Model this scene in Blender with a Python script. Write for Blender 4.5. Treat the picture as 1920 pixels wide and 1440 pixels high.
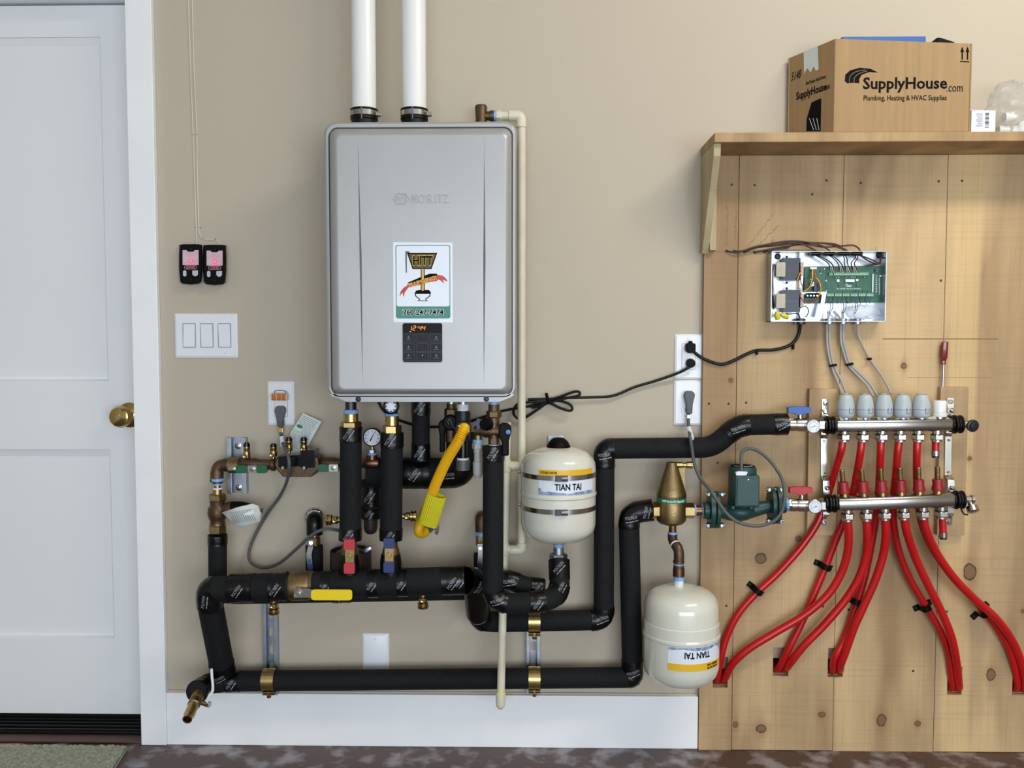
import bpy, bmesh, math, random
from mathutils import Vector, Matrix
from mathutils.geometry import tessellate_polygon
random.seed(7)
for _o in list(bpy.data.objects): bpy.data.objects.remove(_o)
scene = bpy.context.scene
COL = scene.collection
R = math.radians
# ---------------------------------------------------------------- camera
F, D = 1630.0, 2.264               # focal length in pixels of a 1920 wide frame, metres to the wall
ROT = Matrix.Rotation(R(1.0), 3, 'Z') @ Matrix.Rotation(R(90 - 2.98), 3, 'X')
def _ray(u, v): return ROT @ Vector(((u - 960) / F, (720 - v) / F, -1))
_r = _ray(820, 1396); H = -_r.z * D / _r.y
def P(u, v, d=0.0):
    """photo pixel -> point standing d metres in front of the wall"""
    r = _ray(u, v); t = (D - d) / r.y
    return Vector((r.x * t, -d, H + r.z * t))
def px(d=0.0): return (D - d) / F   # metres per pixel at that distance
def proj(p):
    q = ROT.transposed() @ (p - Vector((0, -D, H)))
    return (960 - F * q.x / q.z, 720 + F * q.y / q.z)
cam = bpy.data.objects.new('camera', bpy.data.cameras.new('camera')); COL.objects.link(cam)
cam.data.sensor_width = 36; cam.data.lens = F / 1920 * 36; cam.data.clip_start = 0.05
cam.matrix_world = Matrix.Translation((0, -D, H)) @ ROT.to_4x4()
scene.camera = cam
# ---------------------------------------------------------------- light
world = bpy.data.worlds.new('sky'); scene.world = world; world.use_nodes = True
bg = world.node_tree.nodes['Background']; bg.inputs[0].default_value = (.72, .84, 1, 1); bg.inputs[1].default_value = .55
def area(name, loc, target, sx, sy, power, col):
    l = bpy.data.lights.new(name, 'AREA'); l.shape = 'RECTANGLE'; l.size = sx; l.size_y = sy; l.energy = power; l.color = col
    o = bpy.data.objects.new(name, l); COL.objects.link(o); o.location = loc
    o.rotation_euler = (Vector(target) - Vector(loc)).to_track_quat('-Z', 'Y').to_euler(); return o
area('garage_door_daylight', (1.0, -5.6, .95), (0.2, 0, .6), 4.6, 1.7, 172, (.82, .91, 1))
area('ceiling_lamp_light', (1.3, -1.35, 2.66), (1.0, -.3, 0.9), 1.2, .3, 37, (1, .94, .82))
scene.view_settings.view_transform = 'Standard'; scene.view_settings.look = 'None'
scene.view_settings.exposure = 0.0; scene.view_settings.gamma = 1; scene.view_settings.use_curve_mapping = False
# ---------------------------------------------------------------- materials
def lin(c): return tuple(((x / 255) / 12.92 if x <= 10 else ((x / 255 + .055) / 1.055) ** 2.4) for x in c)
MATS = {}
def mat(name, rgb, rough=.5, metal=0., var=.08, vscale=6., bump=0., bscale=200., coat=0., emit=0., trans=0., alpha=1., rgb2=None, stretch=None, thr=None, spec=None, det=5):
    m = bpy.data.materials.new(name); m.use_nodes = True; nt = m.node_tree; b = nt.nodes['Principled BSDF']; L = nt.links.new
    tc = nt.nodes.new('ShaderNodeNewGeometry').outputs['Position']
    if stretch:
        mp = nt.nodes.new('ShaderNodeMapping'); mp.inputs['Scale'].default_value = stretch; L(tc, mp.inputs[0]); tc = mp.outputs[0]
    n = nt.nodes.new('ShaderNodeTexNoise'); n.inputs['Scale'].default_value = vscale; n.inputs['Detail'].default_value = det; L(tc, n.inputs[0])
    mx = nt.nodes.new('ShaderNodeMix'); mx.data_type = 'RGBA'
    c = lin(rgb); c2 = lin(rgb2) if rgb2 else tuple(min(1, x * (1 - var)) for x in c)
    c1 = c if rgb2 else tuple(min(1, x * (1 + var)) for x in c)
    mr = nt.nodes.new('ShaderNodeMapRange'); lo, hi = thr or (.3, .7); mr.inputs[1].default_value = lo; mr.inputs[2].default_value = hi
    L(n.outputs[0], mr.inputs[0]); L(mr.outputs[0], mx.inputs[0]); mx.inputs[6].default_value = (*c1, 1); mx.inputs[7].default_value = (*c2, 1)
    L(mx.outputs[2], b.inputs['Base Color'])
    b.inputs['Roughness'].default_value = rough; b.inputs['Metallic'].default_value = metal
    if spec is not None: b.inputs['Specular IOR Level'].default_value = spec
    if coat: b.inputs['Coat Weight'].default_value = coat; b.inputs['Coat Roughness'].default_value = .06
    if trans: b.inputs['Transmission Weight'].default_value = trans; b.inputs['IOR'].default_value = 1.3
    if alpha < 1: b.inputs['Alpha'].default_value = alpha
    if emit: b.inputs['Emission Color'].default_value = (*c, 1); b.inputs['Emission Strength'].default_value = emit
    if bump:
        n2 = nt.nodes.new('ShaderNodeTexNoise'); n2.inputs['Scale'].default_value = bscale; n2.inputs['Detail'].default_value = 3; L(tc, n2.inputs[0])
        bp = nt.nodes.new('ShaderNodeBump'); bp.inputs['Strength'].default_value = bump; bp.inputs['Distance'].default_value = .002
        L(n2.outputs[0], bp.inputs['Height']); L(bp.outputs[0], b.inputs['Normal'])
    MATS[name] = m; return m
def wood(name, a, b_, knots=(), bands=()):
    """planks: long grain along z, saw marks across, knots given as (x, z, rx, rz), paler sapwood bands as (x0, x1)"""
    m = bpy.data.materials.new(name); m.use_nodes = True; nt = m.node_tree; N = nt.nodes.new; L = nt.links.new; B = nt.nodes['Principled BSDF']
    def mth(op, x, y=None, z=None, clamp=False):
        k = N('ShaderNodeMath'); k.operation = op; k.use_clamp = clamp
        for i, q in enumerate((x, y, z)):
            if q is None: continue
            if isinstance(q, (int, float)): k.inputs[i].default_value = q
            else: L(q, k.inputs[i])
        return k.outputs[0]
    def mixc(fac, c1, c2):
        k = N('ShaderNodeMix'); k.data_type = 'RGBA'
        if isinstance(fac, float): k.inputs[0].default_value = fac
        else: L(fac, k.inputs[0])
        for i, c in ((6, c1), (7, c2)):
            if isinstance(c, tuple): k.inputs[i].default_value = (*c, 1)
            else: L(c, k.inputs[i])
        return k.outputs[2]
    pos = N('ShaderNodeNewGeometry').outputs['Position']
    sp = N('ShaderNodeSeparateXYZ'); L(pos, sp.inputs[0])
    def noise(sc, st, det=4, dist=0.):
        mp = N('ShaderNodeMapping'); mp.inputs['Scale'].default_value = st; L(pos, mp.inputs[0])
        n = N('ShaderNodeTexNoise'); n.inputs['Scale'].default_value = sc; n.inputs['Detail'].default_value = det; n.inputs['Distortion'].default_value = dist; L(mp.outputs[0], n.inputs[0]); return n.outputs[0]
    def rng(v, lo, hi):
        k = N('ShaderNodeMapRange'); k.inputs[1].default_value = lo; k.inputs[2].default_value = hi; L(v, k.inputs[0]); return k.outputs[0]
    col = mixc(rng(noise(9, (1, 1, .12), 5, .6), .32, .68), lin(a), tuple(x * .8 for x in lin(b_)))
    warm = noise(3.0, (1.5, 1, .35), 2, 1.2)
    pale = tuple(min(1, x * 1.22) for x in lin(a))
    col = mixc(rng(warm, .5, .72), col, pale)
    for x0, x1 in bands:
        wob = mth('MULTIPLY_ADD', noise(2, (1, 1, .5), 2), .05, -.025)
        xx = mth('ADD', sp.outputs[0], wob)
        f = mth('MULTIPLY', rng(xx, x0 - .006, x0 + .006), mth('SUBTRACT', 1.0, rng(xx, x1 - .006, x1 + .006)))
        col = mixc(mth('MULTIPLY', f, .7), col, tuple(min(1, x * y) for x, y in zip(lin(a), (1.3, 1.32, 1.2))))
    col = mixc(mth('MULTIPLY', rng(noise(160, (1, 1, .02), 2), .5, .75), .22), col, tuple(x * .55 for x in lin(b_)))
    saw = rng(noise(120, (.03, 1, 1), 2), .5, .8)
    col = mixc(mth('MULTIPLY', saw, .14), col, tuple(x * .6 for x in lin(b_)))
    for (x, z, rx, rz) in knots:
        dx = mth('DIVIDE', mth('SUBTRACT', sp.outputs[0], x), rx); dz = mth('DIVIDE', mth('SUBTRACT', sp.outputs[2], z), rz)
        r = mth('SQRT', mth('ADD', mth('MULTIPLY', dx, dx), mth('MULTIPLY', dz, dz)))
        r = mth('ADD', r, mth('MULTIPLY_ADD', noise(60, (1, 1, 1), 3), .7, -.35))
        halo = mth('SUBTRACT', 1.0, rng(r, .8, 2.6)); core = mth('SUBTRACT', 1.0, rng(r, .85, 1.02)); ring = mth('SUBTRACT', 1.0, rng(mth('ABSOLUTE', mth('SUBTRACT', r, .92)), .03, .16))
        dz3 = mth('DIVIDE', dz, 4.0); r3 = mth('SQRT', mth('ADD', mth('MULTIPLY', dx, dx), mth('MULTIPLY', dz3, dz3)))
        col = mixc(mth('MULTIPLY', mth('SUBTRACT', 1.0, rng(r3, .3, 1.5)), .3), col, lin((150, 105, 60)))
        col = mixc(mth('MULTIPLY', halo, .35), col, lin((150, 105, 60)))
        col = mixc(mth('MULTIPLY', core, .8), col, lin((112, 82, 54)))
        col = mixc(mth('MULTIPLY', ring, .92), col, lin((38, 26, 18)))
    L(col, B.inputs['Base Color']); B.inputs['Roughness'].default_value = .62
    bp = N('ShaderNodeBump'); bp.inputs['Strength'].default_value = .25; bp.inputs['Distance'].default_value = .001; L(saw, bp.inputs['Height']); L(bp.outputs[0], B.inputs['Normal'])
    MATS[name] = m; return m
mat('wall_paint', (189, 178, 160), .75, var=.03, vscale=1.5, bump=.12, bscale=350)
mat('ceiling_paint', (226, 224, 218), .8, var=.02)
mat('door_paint', (234, 236, 238), .5, var=.015, vscale=2)
mat('trim_paint', (243, 245, 247), .42, var=.03, vscale=5)
mat('plate_white', (232, 235, 240), .3, var=.01)
mat('plate_shadow', (150, 155, 162), .4, var=.02)
mat('concrete', (82, 60, 54), .45, rgb2=(150, 144, 150), vscale=14, det=15, thr=(.49, .64), bump=.3, bscale=90)
mat('sill_brown', (82, 58, 48), .5, var=.25, vscale=14)
mat('rubber_black', (8, 8, 9), .45, spec=.3, var=.3, vscale=30)
mat('black_plastic', (8, 8, 9), .5, spec=.12, var=.1)
mat('gloss_black', (7, 7, 8), .15, spec=.4, var=.05)
mat('foam_black', (17, 19, 22), .75, spec=.3, var=.5, vscale=330, bump=1.0, bscale=330)
mat('tape_black', (8, 8, 9), .3, spec=.35, var=.2, vscale=40, bump=.5, bscale=70)
mat('tape_print', (150, 152, 156), .5, var=.1)
mat('brass', (182, 156, 106), .26, 1, var=.12, vscale=30)
mat('brass_cast', (140, 120, 84), .42, 1, var=.2, vscale=50, bump=.25, bscale=300)
mat('bronze', (102, 83, 65), .48, .9, var=.25, vscale=30, bump=.3, bscale=250)
mat('copper', (128, 94, 74), .36, 1, var=.25, vscale=25)
mat('gold_strap', (196, 172, 112), .28, 1, var=.12, vscale=20)
mat('polished_brass', (190, 162, 100), .1, 1, var=.06)
mat('zinc', (176, 184, 194), .38, 1, var=.14, vscale=50)
mat('steel', (176, 174, 170), .24, 1, var=.1, vscale=15)
mat('nickel', (190, 186, 178), .24, 1, var=.08)
mat('chrome', (215, 216, 220), .08, 1, var=.02)
mat('dark_steel', (70, 72, 76), .4, .9, var=.15)
mat('box_metal', (186, 190, 196), .3, .85, var=.05, vscale=12)
mat('heater_silver', (173, 173, 173), .42, .35, var=.03, vscale=7)
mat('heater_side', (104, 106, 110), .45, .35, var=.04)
mat('pvc_white', (236, 238, 236), .32, var=.02)
mat('cpvc_cream', (216, 210, 186), .38, var=.05, vscale=20)
mat('tank_cream', (218, 218, 205), .2, coat=.7, var=.02)
mat('cast_green', (26, 66, 62), .42, var=.15, vscale=25, bump=.15, bscale=300)
mat('pcb_green', (24, 92, 66), .4, var=.2, vscale=60)
mat('terminal_green', (104, 158, 122), .45, var=.08)
mat('lever_green', (16, 92, 58), .35, var=.1)
mat('pex_red', (186, 20, 22), .26, var=.08, vscale=12)
mat('cap_red', (150, 24, 34), .42, var=.1)
mat('lever_red', (186, 44, 58), .42, var=.06)
mat('lever_blue', (30, 48, 104), .42, var=.06)
mat('handle_blue', (22, 84, 170), .35, var=.08)
mat('handle_red', (176, 26, 38), .35, var=.08)
mat('dot_blue', (40, 110, 190), .3)
mat('yellow_hose', (236, 182, 16), .3, var=.06)
mat('yellow_tag', (214, 206, 40), .4, var=.08)
mat('yellow_vinyl', (236, 206, 24), .35, var=.04)
mat('label_yellow', (232, 180, 30), .35, var=.02)
mat('label_white', (226, 232, 244), .3, var=.02)
mat('label_navy', (70, 98, 140), .3, rgb2=(170, 190, 220), vscale=90)
mat('ink_black', (10, 10, 12), .7, spec=.12, var=.05)
mat('ink_grey', (96, 100, 104), .5, var=.05)
mat('cord_grey', (84, 86, 88), .5, var=.08)
mat('cord_black', (11, 11, 12), .4, spec=.3, var=.1)
mat('wire_brown', (62, 38, 32), .45, var=.15)
mat('cable_grey', (168, 168, 166), .45, var=.05)
mat('wire_white', (222, 222, 214), .4)
mat('wire_cream', (214, 204, 184), .45)
mat('actuator_grey', (182, 192, 197), .42, var=.02)
mat('actuator_seam', (110, 122, 130), .5)
mat('thread_tape', (126, 168, 220), .4, var=.25, vscale=120)
mat('thread_white', (220, 224, 228), .5, var=.15, vscale=90)
mat('amber', (190, 110, 40), .15, coat=.5, var=.3, vscale=60)
mat('paper_tag', (214, 222, 218), .6, var=.05, vscale=40)
mat('ink_green', (24, 120, 84), .45, var=.05)
mat('teal_green', (52, 132, 108), .4, var=.03)
mat('olive', (92, 78, 32), .5, var=.2, vscale=60)
mat('ochre', (214, 176, 72), .5, var=.1)
mat('ribbon_red', (196, 70, 58), .5, var=.15, vscale=60)
mat('brown_sleeve', (50, 36, 32), .5, var=.1)
mat('iron_black', (34, 34, 36), .4, .4, var=.2, vscale=60, bump=.3, bscale=200)
mat('pvc_grey', (84, 86, 88), .4, var=.05)
mat('screw_dark', (48, 46, 46), .4, .8, var=.2)
mat('cardboard', (160, 130, 90), .72, var=.1, vscale=3, stretch=(22, 22, 1.2), bump=.15, bscale=30)
mat('cardboard_edge', (142, 108, 66), .8, var=.1)
mat('tote_blue', (14, 84, 160), .35, var=.05)
mat('drywall_pink', (186, 150, 140), .8, var=.12, vscale=60)
mat('mat_grey', (176, 180, 162), .95, rgb2=(128, 132, 116), vscale=160)
mat('orange_scrap', (190, 92, 62), .6)
mat('screen_black', (4, 4, 5), .4, spec=.15, var=.02)
mat('panel_black', (24, 25, 30), .4, spec=.2, var=.02)
mat('led_orange', (255, 140, 40), .5, emit=1.2, var=.02)
mat('led_red', (255, 30, 70), .5, emit=2.0, var=.02)
mat('lens_pink', (216, 190, 202), .35, rgb2=(208, 166, 182), vscale=40)
mat('button_grey', (190, 196, 204), .35, var=.03)
mat('logo_pink', (200, 120, 130), .4)
mat('knob_amber', (120, 14, 22), .18, coat=.6, var=.1)
mat('pencil', (132, 104, 72), .8)
mat('steel_can', (58, 60, 68), .35, .5, var=.1)
mat('bobbin', (186, 180, 160), .6, var=.1, vscale=80)
mat('poly_bag', (214, 218, 222), .08, trans=.7, alpha=.36, var=.02, bump=.8, bscale=40)
mat('clear_tube', (230, 236, 238), .08, trans=.6, alpha=.4, var=.02)
mat('lamp_diffuser', (255, 244, 226), .5, emit=1.5, var=.01)
mat('groove_line', (150, 155, 162), .6)
# ---------------------------------------------------------------- mesh helpers
X, Y, Zx = Vector((1, 0, 0)), Vector((0, 1, 0)), Vector((0, 0, 1))
def frame(a):
    a = a.normalized(); r = Zx if abs(a.z) < .9 else X
    e1 = a.cross(r).normalized(); return a, e1, a.cross(e1)
class MB:
    def __init__(s): s.v = []; s.f = []
    def add(s, vs, fs):
        o = len(s.v); s.v += [Vector(q) for q in vs]; s.f += [tuple(i + o for i in f) for f in fs]; return s
    def boxc(s, x0, x1, y0, y1, z0, z1):
        vs = [(x, y, z) for z in (z0, z1) for y in (y0, y1) for x in (x0, x1)]
        return s.add(vs, [(0, 2, 3, 1), (4, 5, 7, 6), (0, 1, 5, 4), (2, 6, 7, 3), (0, 4, 6, 2), (1, 3, 7, 5)])
    def box(s, c, sx, sy, sz, m=None):
        vs = [Vector((x * sx / 2, y * sy / 2, z * sz / 2)) for z in (-1, 1) for y in (-1, 1) for x in (-1, 1)]
        vs = [Vector(c) + ((m @ q) if m else q) for q in vs]
        return s.add(vs, [(0, 2, 3, 1), (4, 5, 7, 6), (0, 1, 5, 4), (2, 6, 7, 3), (0, 4, 6, 2), (1, 3, 7, 5)])
    def rings(s, loops, cap0=True, cap1=True):
        n = len(loops[0]); vs = [q for l in loops for q in l]; fs = []
        for k in range(len(loops) - 1):
            for i in range(n):
                j = (i + 1) % n; fs.append((k * n + i, k * n + j, (k + 1) * n + j, (k + 1) * n + i))
        if cap0: fs.append(tuple(range(n - 1, -1, -1)))
        if cap1: fs.append(tuple((len(loops) - 1) * n + i for i in range(n)))
        return s.add(vs, fs)
    def lathe(s, o, axis, prof, seg=24, ph=0., cap=True):
        a, e1, e2 = frame(Vector(axis)); o = Vector(o); loops = []
        for r, h in prof:
            r = max(r, 1e-5); loops.append([o + a * h + e1 * (r * math.cos(ph + 2 * math.pi * i / seg)) + e2 * (r * math.sin(ph + 2 * math.pi * i / seg)) for i in range(seg)])
        return s.rings(loops, cap, cap)
    def cyl(s, p0, p1, r0, r1=None, seg=20, ph=0.):
        p0, p1 = Vector(p0), Vector(p1); return s.lathe(p0, p1 - p0, [(r0, 0), (r0 if r1 is None else r1, (p1 - p0).length)], seg, ph)
    def hexn(s, p0, p1, r):
        p0, p1 = Vector(p0), Vector(p1); L = (p1 - p0).length; c = min(.0025, L * .15)
        return s.lathe(p0, p1 - p0, [(r * .9, 0), (r, c), (r, L - c), (r * .9, L)], 6, math.pi / 6)
    def tube(s, pts, r, seg=14, caps=True):
        pts = [Vector(q) for q in pts]; n = len(pts); rr = r if isinstance(r, (list, tuple)) else [r] * n
        T = [(pts[min(i + 1, n - 1)] - pts[max(i - 1, 0)]).normalized() for i in range(n)]
        _, e1, e2 = frame(T[0]); loops = []
        for i in range(n):
            if i:
                ax = T[i - 1].cross(T[i])
                if ax.length > 1e-7:
                    m = Matrix.Rotation(T[i - 1].angle(T[i]), 3, ax.normalized()); e1 = m @ e1
                e1 = (e1 - T[i] * e1.dot(T[i])).normalized(); e2 = T[i].cross(e1)
            loops.append([pts[i] + (e1 * math.cos(2 * math.pi * k / seg) + e2 * math.sin(2 * math.pi * k / seg)) * rr[i] for k in range(seg)])
        return s.rings(loops, caps, caps)
    def sphere(s, c, r, sc=(1, 1, 1), seg=20, rg=10, m=None):
        loops = []
        for k in range(rg + 1):
            t = math.pi * k / rg; q = max(math.sin(t), 1e-4)
            ring = [Vector((r * sc[0] * q * math.cos(2 * math.pi * i / seg), r * sc[1] * q * math.sin(2 * math.pi * i / seg), -r * sc[2] * math.cos(t))) for i in range(seg)]
            loops.append([Vector(c) + ((m @ g) if m else g) for g in ring])
        return s.rings(loops)
    def torus(s, c, axis, rM, rm, seg=28, sg=8, a0=0., a1=2 * math.pi):
        a, e1, e2 = frame(Vector(axis)); full = abs(a1 - a0 - 2 * math.pi) < 1e-6; loops = []
        for i in range(seg + 1):
            t = a0 + (a1 - a0) * i / seg; dr = e1 * math.cos(t) + e2 * math.sin(t)
            loops.append([Vector(c) + dr * (rM + rm * math.cos(2 * math.pi * k / sg)) + a * (rm * math.sin(2 * math.pi * k / sg)) for k in range(sg)])
        return s.rings(loops, not full, not full)
    def prism(s, outer, dvec, holes=()):
        """planar outline (3D points) pushed along dvec, holes go right through"""
        loops = [[Vector(q) for q in outer]] + [[Vector(q) for q in h] for h in holes]
        flat = [q for l in loops for q in l]; tris = tessellate_polygon(loops); dv = Vector(dvec); n = len(flat)
        fs = [tuple(t) for t in tris] + [tuple(i + n for i in t)[::-1] for t in tris]; o = 0
        for l in loops:
            m = len(l)
            for i in range(m): fs.append((o + i, o + (i + 1) % m, n + o + (i + 1) % m, n + o + i))
            o += m
        return s.add(flat + [q + dv for q in flat], fs)
    def build(s, name, m, parent=None, smooth=35, bevel=0., seg=2, label=None, kind=None):
        me = bpy.data.meshes.new(name); me.from_pydata([tuple(q) for q in s.v], [], s.f); me.validate()
        bm = bmesh.new(); bm.from_mesh(me); bmesh.ops.recalc_face_normals(bm, faces=bm.faces[:]); bm.to_mesh(me); bm.free()
        return link(name, me, m, parent, smooth, bevel, seg, label, kind)
def link(name, me, m, parent=None, smooth=35, bevel=0., seg=2, label=None, kind=None):
    me.materials.clear(); me.materials.append(MATS[m] if isinstance(m, str) else m)
    if smooth:
        me.polygons.foreach_set('use_smooth', [True] * len(me.polygons)); me.set_sharp_from_angle(angle=R(smooth))
    o = bpy.data.objects.new(name, me); COL.objects.link(o)
    if parent:
        o.parent = parent; o.matrix_parent_inverse = parent['_inv_'] if False else Matrix.Translation(-WLOC[parent.name])
        WLOC[o.name] = WLOC[parent.name] * 0
    else:
        xs = [q.co for q in me.vertices]
        if xs:
            c = Vector(((min(q.x for q in xs) + max(q.x for q in xs)) / 2, (min(q.y for q in xs) + max(q.y for q in xs)) / 2, min(q.z for q in xs)))
            me.transform(Matrix.Translation(-c)); o.location = c; WLOC[o.name] = c
    if bevel:
        b = o.modifiers.new('bevel', 'BEVEL'); b.width = bevel; b.segments = seg; b.limit_method = 'ANGLE'; b.angle_limit = R(40)
    if label: o['label'] = label
    if kind: o['kind'] = kind
    return o
WLOC = {}
def thing(name, label, cat, loc, group=None, kind=None):
    o = bpy.data.objects.new(name, None); COL.objects.link(o); o.empty_display_size = .02; o.location = loc; WLOC[o.name] = Vector(loc)
    if kind: o['kind'] = kind
    else: o['label'] = label; o['category'] = cat
    if group: o['group'] = group
    return o
def tag(o, label, cat, group=None):
    o['label'] = label; o['category'] = cat
    if group: o['group'] = group
    return o
def struct(o): o['kind'] = 'structure'; return o
def fillet(pts, rad, n=8):
    pts = [Vector(q) for q in pts]; out = [pts[0]]
    for i in range(1, len(pts) - 1):
        a, b, c = pts[i - 1], pts[i], pts[i + 1]; u = (a - b); w = (c - b)
        r = min(rad, u.length * .48, w.length * .48); p, q = b + u.normalized() * r, b + w.normalized() * r
        for k in range(n + 1):
            t = k / n; out.append(p * (1 - t) ** 2 + b * 2 * t * (1 - t) + q * t * t)
    return out + [pts[-1]]
def spline(pts, n=8):
    pts = [Vector(q) for q in pts]; e = [pts[0] * 2 - pts[1]] + pts + [pts[-1] * 2 - pts[-2]]; out = []
    for i in range(1, len(e) - 2):
        a, b, c, d = e[i - 1:i + 3]
        for k in range(n):
            t = k / n; out.append(.5 * ((2 * b) + (c - a) * t + (2 * a - 5 * b + 4 * c - d) * t * t + (3 * b - a - 3 * c + d) * t ** 3))
    return out + [pts[-1]]
def PP(l, d=None): return [P(*q) if d is None else P(q[0], q[1], d) for q in l]
def resample(pts, step):
    out = [pts[0]]; acc = 0
    for a, b in zip(pts, pts[1:]):
        L = (b - a).length
        if L < 1e-9: continue
        t = step - acc
        while t <= L: out.append(a + (b - a) * (t / L)); t += step
        acc = (acc + L) % step if L + acc >= step else acc + L
    return out + [pts[-1]]
def rrect(u0, u1, v0, v1, rad, d, n=5):
    """rounded rectangle in photo pixels on the plane d in front of the wall"""
    s = px(d); a = P(u0, v0, d); b = P(u1, v1, d); return rr3(a.x, b.x, b.z, a.z, rad * s, -d, n)
def rr3(x0, x1, z0, z1, r, y, n=5):
    out = []
    for cx, cz, a0 in ((x1 - r, z1 - r, 0), (x0 + r, z1 - r, 90), (x0 + r, z0 + r, 180), (x1 - r, z0 + r, 270)):
        for k in range(n + 1):
            t = R(a0 + 90 * k / n); out.append(Vector((cx + r * math.cos(t), y, cz + r * math.sin(t))))
    return out
FONT_CACHE = {}
def text(s, size, o, right, up, m, parent, name='lettering', bold=0., ext=.0002, align='CENTER', shear=0., space=1., wrap=None, width=None, smooth=0):
    """flat lettering as a mesh; o = centre of the line, width fits the line to that many metres"""
    key = (s, bold, shear, space, ext / size)
    if key not in FONT_CACHE:
        cu = bpy.data.curves.new('lettering', 'FONT'); cu.body = s; cu.size = 1; cu.offset = bold; cu.extrude = ext / size; cu.shear = shear; cu.space_character = space
        cu.align_x = 'CENTER'; cu.align_y = 'CENTER'; cu.resolution_u = 2
        ob = bpy.data.objects.new('lettering', cu); COL.objects.link(ob)
        dg = bpy.context.evaluated_depsgraph_get(); me = bpy.data.meshes.new_from_object(ob.evaluated_get(dg)); bpy.data.objects.remove(ob); bpy.data.curves.remove(cu)
        FONT_CACHE[key] = me
    me = FONT_CACHE[key].copy(); me.name = name
    w = max(q.co.x for q in me.vertices) - min(q.co.x for q in me.vertices); cx = (max(q.co.x for q in me.vertices) + min(q.co.x for q in me.vertices)) / 2
    sx = width / w if width else size; n = right.cross(up).normalized()
    for q in me.vertices:
        x, y, z = (q.co.x - cx) * sx, q.co.y * size, q.co.z * size
        q.co = wrap(x, y, z) if wrap else Vector(o) + right * x + up * y + n * z
    return link(name, me, m, parent, smooth)
def flat(outline, m, parent, name, thick=.0003, smooth=0):
    """thin printed shape or film lying on a face that looks at -y"""
    return MB().prism(outline, (0, -thick, 0)).build(name, m, parent, smooth)
def px_poly(pts, d): return [P(u, v, d) for u, v in pts]
# ---------------------------------------------------------------- setting
XL, XR, YF, ZC = -2.6, 3.2, -5.8, 2.75
dr_r = P(259, 760, 0).x; dr_l = dr_r - .93; dr_t = P(100, 8, -.09).z
def hole(u0, u1, v0, v1, d=.019):
    a, b = P(u0, v0, d), P(u1, v1, d); return (a.x, b.x, b.z, a.z)
HOLES = [hole(1337, 1364, 1232, 1290), hole(1450, 1478, 1214, 1268), hole(1553, 1580, 1215, 1270), hole(1777, 1803, 1250, 1303), hole(1899, 1936, 1255, 1304)]
def rect(x0, x1, z0, z1, y): return [Vector((x0, y, z0)), Vector((x1, y, z0)), Vector((x1, y, z1)), Vector((x0, y, z1))]
b = MB()
WO = [Vector((XL, 0, 0)), Vector((dr_l - .018, 0, 0)), Vector((dr_l - .018, 0, dr_t + .02)), Vector((dr_r + .018, 0, dr_t + .02)), Vector((dr_r + .018, 0, 0)), Vector((XR, 0, 0)), Vector((XR, 0, ZC)), Vector((XL, 0, ZC))]
b.prism(WO, (0, .14, 0), [rect(x0 + .001, x1 - .001, z0 + .001, z0 + (z1 - z0) * .55, 0) for x0, x1, z0, z1 in HOLES])
b.boxc(XL, XR, .16, .2, 0, ZC)
struct(b.build('wall_back', 'wall_paint', smooth=0))
struct(MB().boxc(XL, XR, YF, .2, -.1, 0).build('floor', 'concrete', smooth=0))
struct(MB().boxc(XL, XR, YF, .2, ZC, ZC + .1).build('ceiling', 'ceiling_paint', smooth=0))
struct(MB().boxc(XL - .1, XL, YF, .2, 0, ZC).build('wall_left', 'wall_paint', smooth=0))
struct(MB().boxc(XR, XR + .1, YF, .2, 0, ZC).build('wall_right', 'wall_paint', smooth=0))
struct(MB().boxc(XL, XR, YF - .1, YF, 2.2, ZC).build('wall_front', 'wall_paint', smooth=0))
# casing, jamb, threshold
cas_w = P(311, 760, 0).x - P(257, 760, .018).x
t = thing('trim_1', '', '', (dr_r + .05, -.01, 0), kind='structure')
cz = dr_t + .005
for nm, a in (('casing_leg', (dr_r - .004, dr_r - .004 + cas_w, -.018, 0, 0, cz)), ('casing_leg', (dr_l + .004 - cas_w, dr_l + .004, -.018, 0, 0, cz)), ('casing_head', (dr_l + .004 - cas_w, dr_r - .004 + cas_w, -.018, 0, cz, cz + cas_w))):
    MB().boxc(*a).build(nm, 'trim_paint', t, 0, .002)
for nm, a in (('jamb', (dr_r, dr_r + .018, .0005, .15, 0, dr_t + .02)), ('jamb', (dr_l - .018, dr_l, .0005, .15, 0, dr_t + .02)), ('head_jamb', (dr_l, dr_r, .0005, .15, dr_t + .002, dr_t + .02))):
    MB().boxc(*a).build(nm, 'trim_paint', t, 0)
t = thing('trim_2', '', '', ((dr_l + dr_r) / 2, .09, 0), kind='structure')
MB().boxc(dr_l, dr_r, .03, .15, 0, .014).build('threshold', 'rubber_black', t, 0, .002)
for k in range(4): MB().boxc(dr_l, dr_r, .034 + .015 * k, .041 + .015 * k, .014, .018 + .003 * k).build('ridge', 'rubber_black', t, 0, .001)
MB().boxc(dr_l, dr_r, -.012, .03, 0, .006).build('sill', 'sill_brown', t, 0, .002)
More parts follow.
